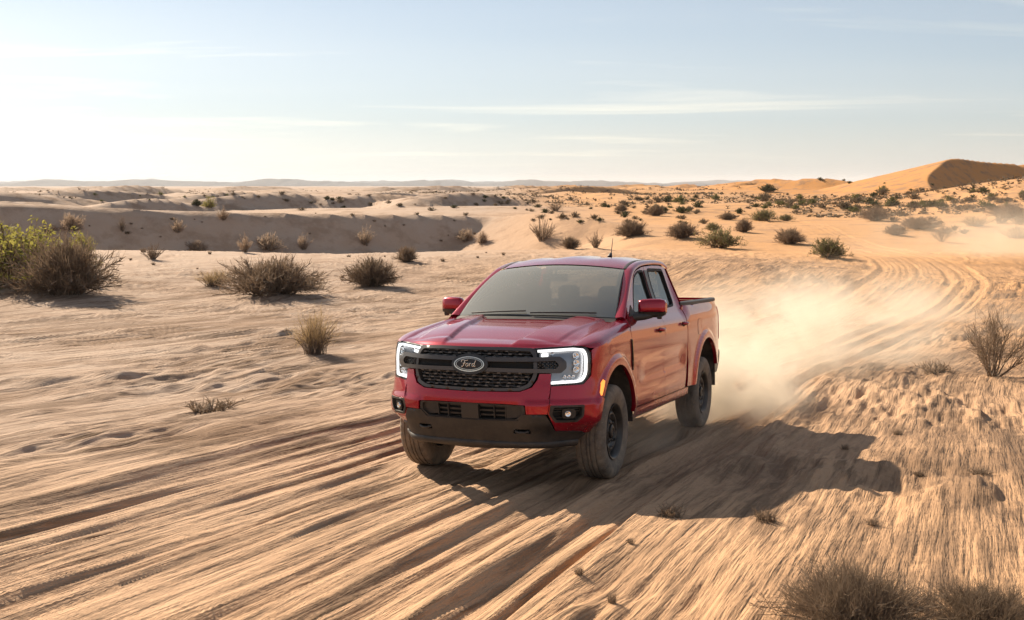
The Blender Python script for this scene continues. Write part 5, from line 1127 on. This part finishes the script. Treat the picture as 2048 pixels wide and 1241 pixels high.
# ---- cabin
m = MB(); G = [[(x, y, z + .02 * math.cos(y * 2)) for y in np.linspace(-.78, .78, 12)] for x, z in ((-.30, 1.18), (-.45, 1.27), (-.62, 1.285), (-.80, 1.25), (-.84, 1.10), (-.84, .9))]
m.grid(G, True); dash = part('dashboard', m, DASH)
m = MB(); m.tube([(-.93 + .06 * math.sin(a), .37 + .185 * math.cos(a), 1.20 + .175 * math.sin(a)) for a in np.linspace(0, 2*math.pi, 25)], .016, 6); m.tube([(-.80, .37, 1.17), (-.93, .37, 1.20)], .03, 8); m.box((-.93, .37, 1.20), (.03, .12, .09)); part('steering_wheel', m, DASH)
def seat(x, y, wide):
    m = MB(); G = []
    for z, dx, w in ((.80, 0, .9), (.92, .02, 1), (1.10, -.03, 1), (1.28, -.08, .95), (1.36, -.10, .82), (1.385, -.115, .5)):
        G.append([(x + dx + .07 * math.copysign(abs(math.cos(t)) ** .6, math.cos(t)), y + wide * w * math.copysign(abs(math.sin(t)) ** .6, math.sin(t)), z) for t in np.linspace(0, 2*math.pi, 21)[:-1]])
    m.grid(G, True, True); m.add(G[-1], [tuple(range(20))]); m.box((x + .27, y, .82), (.5, wide * 1.9, .14))
    return m
def headrest(x, y):
    m = MB(); G = []
    for z, s in ((1.405, .6), (1.42, .9), (1.48, 1), (1.55, .95), (1.585, .6)):
        G.append([(x - .12 + .05 * s * math.cos(t), y + .125 * s * math.copysign(abs(math.sin(t)) ** .6, math.sin(t)), z) for t in np.linspace(0, 2*math.pi, 17)[:-1]])
    m.grid(G, True, True); m.add(G[-1], [tuple(range(16))]); m.tube([(x - .11, y - .05, 1.36), (x - .12, y - .05, 1.42)], .008, 5); m.tube([(x - .11, y + .05, 1.36), (x - .12, y + .05, 1.42)], .008, 5); return m
for x, y, w in ((-1.45, .37, .25), (-1.45, -.37, .25), (-2.30, .37, .28), (-2.30, -.37, .28)):
    s_ = part('seat', seat(x, y, w), SEATM); part('headrest', headrest(x, y), SEATM, s_)
m = MB(); m.box((-1.45, 0, .72), (1.9, 1.66, .06)); part('cabin_floor', m, DASH)
for s_ in (-1, 1):
    m = MB(); m.tube([(-.56, s_ * .745, 1.34), (-.90, s_ * .68, 1.55), (-1.22, s_ * .61, 1.735)], .022, 6); m.tube([(-1.60, s_ * .80, .8), (-1.62, s_ * .80, 1.30), (-1.66, s_ * .655, 1.76)], .04, 6); part('pillar_trim', m, HEADL)
# roof antenna
m = MB(); m.lathe_y([(0, .03)], 3) if False else None
a0 = np.array(roofpt(.62, .28)); m.tube([a0 + np.array([.03, 0, .0]), a0 + np.array([.0, 0, .035]), a0 + np.array([-.02, 0, .05])], [.028, .016, .007], 8); m.tube([a0 + np.array([-.015, 0, .045]), a0 + np.array([-.07, 0, .20])], [.005, .003], 5)
part('antenna', m, PLASTIC)
# ------------------------------------------------------------------ shrubs and grass
def plant_mat(name, c1, c2, trans=.25, rough=.8):
    m = mat(name, c1, rough, spec=.2); N = NT(m); oi = N.n('ShaderNodeObjectInfo').outputs['Random']
    geo = N.n('ShaderNodeNewGeometry').outputs['Random Per Island']
    f = N.math('ADD', N.math('MULTIPLY', oi, .45), N.math('MULTIPLY', geo, .55))
    N.set(N.p.inputs['Base Color'], N.mix(f, (*c1, 1), (*c2, 1)))
    if trans:
        out = [n for n in N.t.nodes if n.type == 'OUTPUT_MATERIAL'][0]; tr = N.n('ShaderNodeBsdfTranslucent'); N.set(tr.inputs[0], N.mix(f, (*c1, 1), (*c2, 1)))
        x = N.n('ShaderNodeMixShader', {0: trans}); N.t.links.new(N.p.outputs[0], x.inputs[1]); N.t.links.new(tr.outputs[0], x.inputs[2]); N.t.links.new(x.outputs[0], out.inputs[0])
    return m
M_STEM = plant_mat('dry_stem', (.13, .09, .062), (.20, .15, .11), 0)
M_TWIG = plant_mat('dry_twig', (.15, .105, .070), (.30, .215, .145), .25)
M_PALE_BACKLIT = plant_mat('pale_backlit_twig', (.30, .21, .15), (.48, .36, .26), .5)  # lighter twig colour, paints in the backlight on the crest and ridge shrubs
M_GREY = plant_mat('grey_scrub', (.115, .085, .055), (.23, .175, .115), .25)
M_OLIVE = plant_mat('olive_scrub', (.12, .12, .045), (.24, .22, .09), .3)
M_DGREEN = plant_mat('dark_green_scrub', (.055, .058, .026), (.12, .115, .05), .25)
M_YELLOW = plant_mat('yellow_green_leaf', (.30, .275, .06), (.46, .40, .11), .4)
M_STRAW = plant_mat('straw', (.34, .23, .11), (.52, .38, .21), .35)

def ribbons(rng, n_stem, twigs, spread=1.5, hh=.62, w0=.016, w1=.006, jit=.10, leaf=0, leaf_size=.03, base=.30, up=.25, segs=4, top_only=False, fill=1.0):
    """unit shrub: radius 1, height hh. Returns stem, twig and leaf meshes as (V, F)."""
    sv, sf, tv, tf, lv, lf = [], [], [], [], [], []
    def strip(V, F, pts, wa, wb):
        t = pts[-1] - pts[0]; side = np.cross(t, rng.normal(size=3)); side /= np.linalg.norm(side) + 1e-9; b = len(V)
        for i, p in enumerate(pts):
            w = wa + (wb - wa) * i / (len(pts) - 1); V.append(p - side * w / 2); V.append(p + side * w / 2)
        for i in range(len(pts) - 1): F.append((b + 2*i, b + 2*i + 1, b + 2*i + 3, b + 2*i + 2))
    for s in range(n_stem):
        a = rng.uniform(0, 2*np.pi); th = min(1.5, abs(rng.normal(0, .62)) * spread) if not top_only else rng.uniform(.0, .7)
        th = rng.uniform(.0, 1.0) ** .72 * spread if not top_only else th
        R = (1 / np.sqrt((np.sin(th)) ** 2 + (np.cos(th) / hh) ** 2)) * (rng.uniform(.72, 1.04) if rng.random() < .62 else rng.uniform(.35, .75))
        lob = 1 + .14 * np.sin(a * 3 + .7) * np.sin(th) + .1 * np.sin(a * 5)
        tip = np.array([np.sin(th) * np.cos(a), np.sin(th) * np.sin(a), np.cos(th)]) * R * lob
        st = np.array([np.cos(a), np.sin(a), 0]) * base * rng.uniform(0, 1)
        c = (st + tip) / 2 + np.array([0, 0, up * np.sin(th) * .5]) + rng.normal(size=3) * jit * .6
        tt = np.linspace(0, 1, segs + 1); P = [(1-t)**2*st + 2*t*(1-t)*c + t*t*tip + rng.normal(size=3) * jit * .12 * t for t in tt]
        strip(sv, sf, P, w0 * rng.uniform(.7, 1.4), w1)
        for k in range(twigs):
            t = rng.uniform(.3, .98); q = (1-t)**2*st + 2*t*(1-t)*c + t*t*tip
            d = (tip - st); d = d / np.linalg.norm(d) + rng.normal(size=3) * .55 + np.array([0, 0, .25]); d /= np.linalg.norm(d)
            L = rng.uniform(.08, .30) * (1.15 - t * .5) * fill; e = q + d * L; mdl = (q + e) / 2 + rng.normal(size=3) * L * .12
            if e[2] < .01: e[2] = .01
            strip(tv, tf, [q, mdl, e], w1 * .95, w1 * .35)
            for _ in range(leaf):
                p = q + (e - q) * rng.uniform(.3, 1.05) + rng.normal(size=3) * .015; u = rng.normal(size=3); u /= np.linalg.norm(u); v = np.cross(u, rng.normal(size=3)); v /= np.linalg.norm(v) + 1e-9
                z = leaf_size * rng.uniform(.6, 1.3); b = len(lv); lv += [p - u*z*.9, p + v*z*.4, p + u*z*.9, p - v*z*.4]; lf.append((b, b+1, b+2, b+3))
    return (sv, sf), (tv, tf), (lv, lf)
def mesh_of(name, vf, m):
    me = bpy.data.meshes.new(name); V = np.array(vf[0], np.float32)
    V[:, 2] = np.maximum(V[:, 2], -.02)
    me.from_pydata(V.tolist(), [], vf[1]); me.materials.append(m); return me

KINDS = {}
def kind(key, seeds, leafm, twigm=M_TWIG, single=None, **kw):
    """several prototypes of one kind: each is a list of (part name, mesh)"""
    KINDS[key] = []
    for sd_ in seeds:
        s_, t_, l_ = ribbons(np.random.default_rng(sd_), **kw)
        if single:
            V = s_[0] + t_[0] + l_[0]; a = len(s_[0]); b = a + len(t_[0])
            F = s_[1] + [tuple(i + a for i in f) for f in t_[1]] + [tuple(i + b for i in f) for f in l_[1]]
            KINDS[key].append(mesh_of(key, (V, F), single))
        else:
            L = [('stems', mesh_of('stems', s_, M_STEM)), ('twigs', mesh_of('twigs', t_, twigm))]
            if l_[0]: L.append(('leaves', mesh_of('leaves', l_, leafm)))
            KINDS[key].append(L)
kind('dome', (1, 2, 3), None, n_stem=360, twigs=15, w0=.014, w1=.012)
kind('dome_near', (4,), None, n_stem=520, twigs=20, w0=.007, w1=.0042, hh=.42)
kind('leafy', (5, 6), M_OLIVE, n_stem=150, twigs=9, leaf=3, leaf_size=.030, w1=.010)
kind('yellow', (7,), M_YELLOW, n_stem=190, twigs=9, leaf=4, leaf_size=.026, hh=.62, w1=.010)
kind('spiky', (8, 9), None, n_stem=85, twigs=12, spread=1.0, hh=1.1, w0=.022, w1=.013, base=.2)
kind('pale', (15, 16), None, twigm=M_PALE_BACKLIT, n_stem=200, twigs=15, w0=.016, w1=.016, hh=.75)
kind('pale_tall', (17, 18), None, twigm=M_PALE_BACKLIT, n_stem=80, twigs=18, spread=1.0, hh=1.1, w0=.02, w1=.016, base=.2)
kind('bare', (10,), None, n_stem=34, twigs=26, spread=1.05, hh=.85, w0=.022, w1=.007, base=.12, fill=1.8, jit=.22)
kind('grass', (11, 12), None, twigm=M_STRAW, n_stem=240, twigs=4, spread=1.25, hh=.75, w0=.014, w1=.008, base=.35, up=.5, fill=1.6)
kind('tree', (13,), M_YELLOW, n_stem=90, twigs=9, leaf=3, leaf_size=.045, spread=1.3, hh=1.25, w0=.035, w1=.014)
kind('evergreen', (14,), M_DGREEN, n_stem=150, twigs=9, leaf=5, leaf_size=.045, spread=1.35, hh=.8)
kind('scrub_small', (21, 22, 23, 24), None, single=M_GREY, n_stem=46, twigs=6, leaf=1, leaf_size=.06, w0=.05, w1=.035, fill=1.2, hh=.6)
kind('scrub_olive', (25, 26), None, single=M_OLIVE, n_stem=46, twigs=6, leaf=2, leaf_size=.06, w0=.05, w1=.035, hh=.6)
kind('scrub_dark', (27, 28), None, single=M_DGREEN, n_stem=50, twigs=5, leaf=3, leaf_size=.07, w0=.05, w1=.03, hh=.6)
kind('tuft', (31, 32, 33), None, single=M_TWIG, n_stem=60, twigs=3, spread=1.2, hh=.5, w0=.05, w1=.02, base=.4, up=.4, fill=1.4)

def place(key, i, name, x, y, w, h, label, cat, group=None, rz=None, sink=.02, hh=None):
    """w, h: full width and height in metres"""
    protos = KINDS[key]; pr = protos[i % len(protos)]
    H0 = {'dome': .62, 'dome_near': .42, 'leafy': .62, 'yellow': .62, 'spiky': 1.1, 'bare': .85, 'grass': .75, 'tree': 1.25, 'evergreen': .8, 'tuft': .5, 'pale': .75, 'pale_tall': 1.1}.get(key, .6)
    if isinstance(pr, list): o = bpy.data.objects.new(name, None)
    else: o = bpy.data.objects.new(name, pr)
    COL.objects.link(o)
    if isinstance(pr, list):
        for nm, me in pr:
            c = bpy.data.objects.new(nm, me); COL.objects.link(c); c.parent = o
    # rest on the lowest ground under the foot
    z = float(on_ground([x, x + w * .12, x - w * .12, x], [y, y, y, y - w * .12]).min())
    o.location = (x, y, z - sink * h); o.scale = (w / 2, w / 2, h / H0 * .95)
    o.rotation_euler = (0, 0, rz if rz is not None else (x * 7.3 + y * 3.1) % 6.28)
    props(o, label, cat, group)
    return o
for i, (x, y, w, h, key, lab, cat, nm) in enumerate(SHRUBS): place(key, i, nm, x, y, w * 1.18, h * (.88 if w > 1.6 else 1.1), lab, cat)
rng = random.Random(12)
COLR = {'scrub_small': 'grey-brown', 'scrub_olive': 'olive', 'scrub_dark': 'dark green', 'tuft': 'dry'}
for grp, (lab, items) in SCRUB.items():
    for j, (x, y, w, h, key, cls) in enumerate(items):
        sz, where = ('small', 'middle-sized', 'large')[cls // 3], ('left', 'middle', 'right')[cls % 3]
        place(key, j, 'scrub' if key != 'tuft' else 'dry_tuft', x, y, w * 1.15, h * .85, f"{sz} {COLR[key]} {lab}, {where} part", 'scrub' if key != 'tuft' else 'tuft', grp)
# the distant scrub that reads as a speckled mass
V = []
for j in range(9500):
    r_ = 130 * (360 / 130) ** rng.random() if j < 6500 else 330 * (1200 / 330) ** rng.random(); a = math.radians(rng.uniform(-27, 27)); x, y = r_ * math.sin(a), r_ * math.cos(a)
    if perlin(np.array([x / 40]), np.array([y / 60]), 77)[0] < (-.05 if x < -8 else -.25) + .12 * abs(rng.gauss(0, 1)): continue
    if 55 < x < 190 and 200 < y < 310: continue
    if r_ < 215 and (x < 2 - .1 * (r_ - 130) or abs(float(road_st(np.array([x]), np.array([y]))[1][0])) < 4): continue
    V.append((x, y, rng.uniform(.35, .85) * (1 + r_ / 1000)))
P = np.array(V); Z = on_ground(P[:, 0], P[:, 1]); V2, F2 = [], []
for (x, y, s), z in zip(V, Z):
    for _ in range(9):
        b = len(V2); a = rng.uniform(0, 6.28); q_ = s * rng.uniform(0, .9); cx, cy = x + q_ * math.cos(a), y + q_ * math.sin(a); cz = z + s * .55 * math.sqrt(max(0, 1 - (q_ / s) ** 2)) * rng.uniform(.25, .9)
        for q in range(3): V2.append((cx + rng.gauss(0, s * .25), cy + rng.gauss(0, s * .25), max(z - .05, cz + rng.uniform(-.3, .25) * s)))
        F2.append((b, b + 1, b + 2))
me = bpy.data.meshes.new('far_scrub'); me.from_pydata(V2, [], F2); me.materials.append(M_GREY)
o = bpy.data.objects.new('far_scrub', me); COL.objects.link(o); props(o, "speckled distant scrub covering the plain up to the far dunes", 'scrub', kind='stuff')
# ------------------------------------------------------------------ dust behind the wheels, and the air
def dust_mat(name, dens, scale, seed, color=(.92, .835, .71), step=1.0, thr=.42):
    m = bpy.data.materials.new(name); m.use_nodes = True; t = m.node_tree
    for n in list(t.nodes): t.nodes.remove(n)
    N = NT.__new__(NT); N.t = t; N.p = None
    out = N.n('ShaderNodeOutputMaterial'); v = N.n('ShaderNodeVolumePrincipled'); v.inputs['Color'].default_value = (*color, 1); v.inputs['Anisotropy'].default_value = .35
    tcn = N.n('ShaderNodeTexCoord').outputs['Object']
    r = N.n('ShaderNodeVectorMath', {0: tcn}, operation='LENGTH').outputs['Value']
    f = N.rng(r, 1.0, .25)
    w = N.n('ShaderNodeNewGeometry').outputs['Position']
    n = N.noise(N.n('ShaderNodeMapping', {'Vector': w, 'Location': (seed, seed * 2, 0)}).outputs[0], scale, 5, .62, .6)
    n = N.rng(n, thr, .72)
    d = N.math('MULTIPLY', N.math('MULTIPLY', N.math('MULTIPLY', f, f), n), dens)
    N.set(v.inputs['Density'], d); t.links.new(v.outputs[0], out.inputs['Volume'])
    m.cycles.volume_step_rate = step; return m
def puff(px, py, dist, rx, ry, rz, dens, scale, seed, label, rot=0, **k):
    x = (px - 1024) / 2163 * dist; P = math.radians(6.658); z = CAM_H + dist * math.tan(-math.atan((py - 620.5) / 2163) - P)
    bm = bmesh.new(); bmesh.ops.create_icosphere(bm, subdivisions=3, radius=1.0); me = bpy.data.meshes.new('dust_cloud'); bm.to_mesh(me); bm.free()
    me.materials.append(dust_mat('dust', dens, scale, seed, **k))
    o = bpy.data.objects.new('dust_cloud', me); COL.objects.link(o); o.location = (x, dist, z); o.scale = (rx, ry, rz); o.rotation_euler = (0, 0, rot)
    props(o, label, 'dust', 'dust clouds behind the pickup', 'stuff')
puff(1475, 790, 13.8, 1.2, 2.4, .95, 9, 2.2, 3, "dense low dust spraying from the rear wheel", rot=-.4, thr=.42)
puff(1570, 690, 18.5, 3.8, 4.6, 1.4, 1.5, .95, 5, "wide pale dust cloud just behind the pickup's tail", rot=-.4, thr=.45)
puff(1700, 650, 27.0, 6.0, 8.0, 1.9, .8, .6, 8, "thin dust drifting over the track at the bend", rot=-.4, thr=.45)
puff(1290, 860, 11.0, .8, 2.4, .5, 1.6, 1.6, 13, "faint dust beside the sill between the wheels", rot=-.4, thr=.40)
puff(2010, 480, 62, 13, 12, 3.2, .14, .22, 11, "faint dust veil hanging over the outside of the bend", thr=.36)
puff(1385, 800, 12.9, .7, 1.1, .5, 3.5, 2.6, 21, 'small dust plume rolling round the rear tyre', rot=-.4, thr=.42)
# the air itself
bm = bmesh.new(); bmesh.ops.create_cube(bm, size=1.0); me = bpy.data.meshes.new('haze'); bm.to_mesh(me); bm.free()
hm_ = bpy.data.materials.new('haze'); hm_.use_nodes = True; t = hm_.node_tree
for n in list(t.nodes): t.nodes.remove(n)
o_ = t.nodes.new('ShaderNodeOutputMaterial'); v = t.nodes.new('ShaderNodeVolumePrincipled'); v.inputs['Color'].default_value = (.84, .92, 1, 1); v.inputs['Density'].default_value = HAZE; v.inputs['Anisotropy'].default_value = .0
t.links.new(v.outputs[0], o_.inputs['Volume']); me.materials.append(hm_)
o = bpy.data.objects.new('haze', me); COL.objects.link(o); o.location = (0, 0, 10); o.scale = (56000, 56000, 260); props(o, kind='stuff')
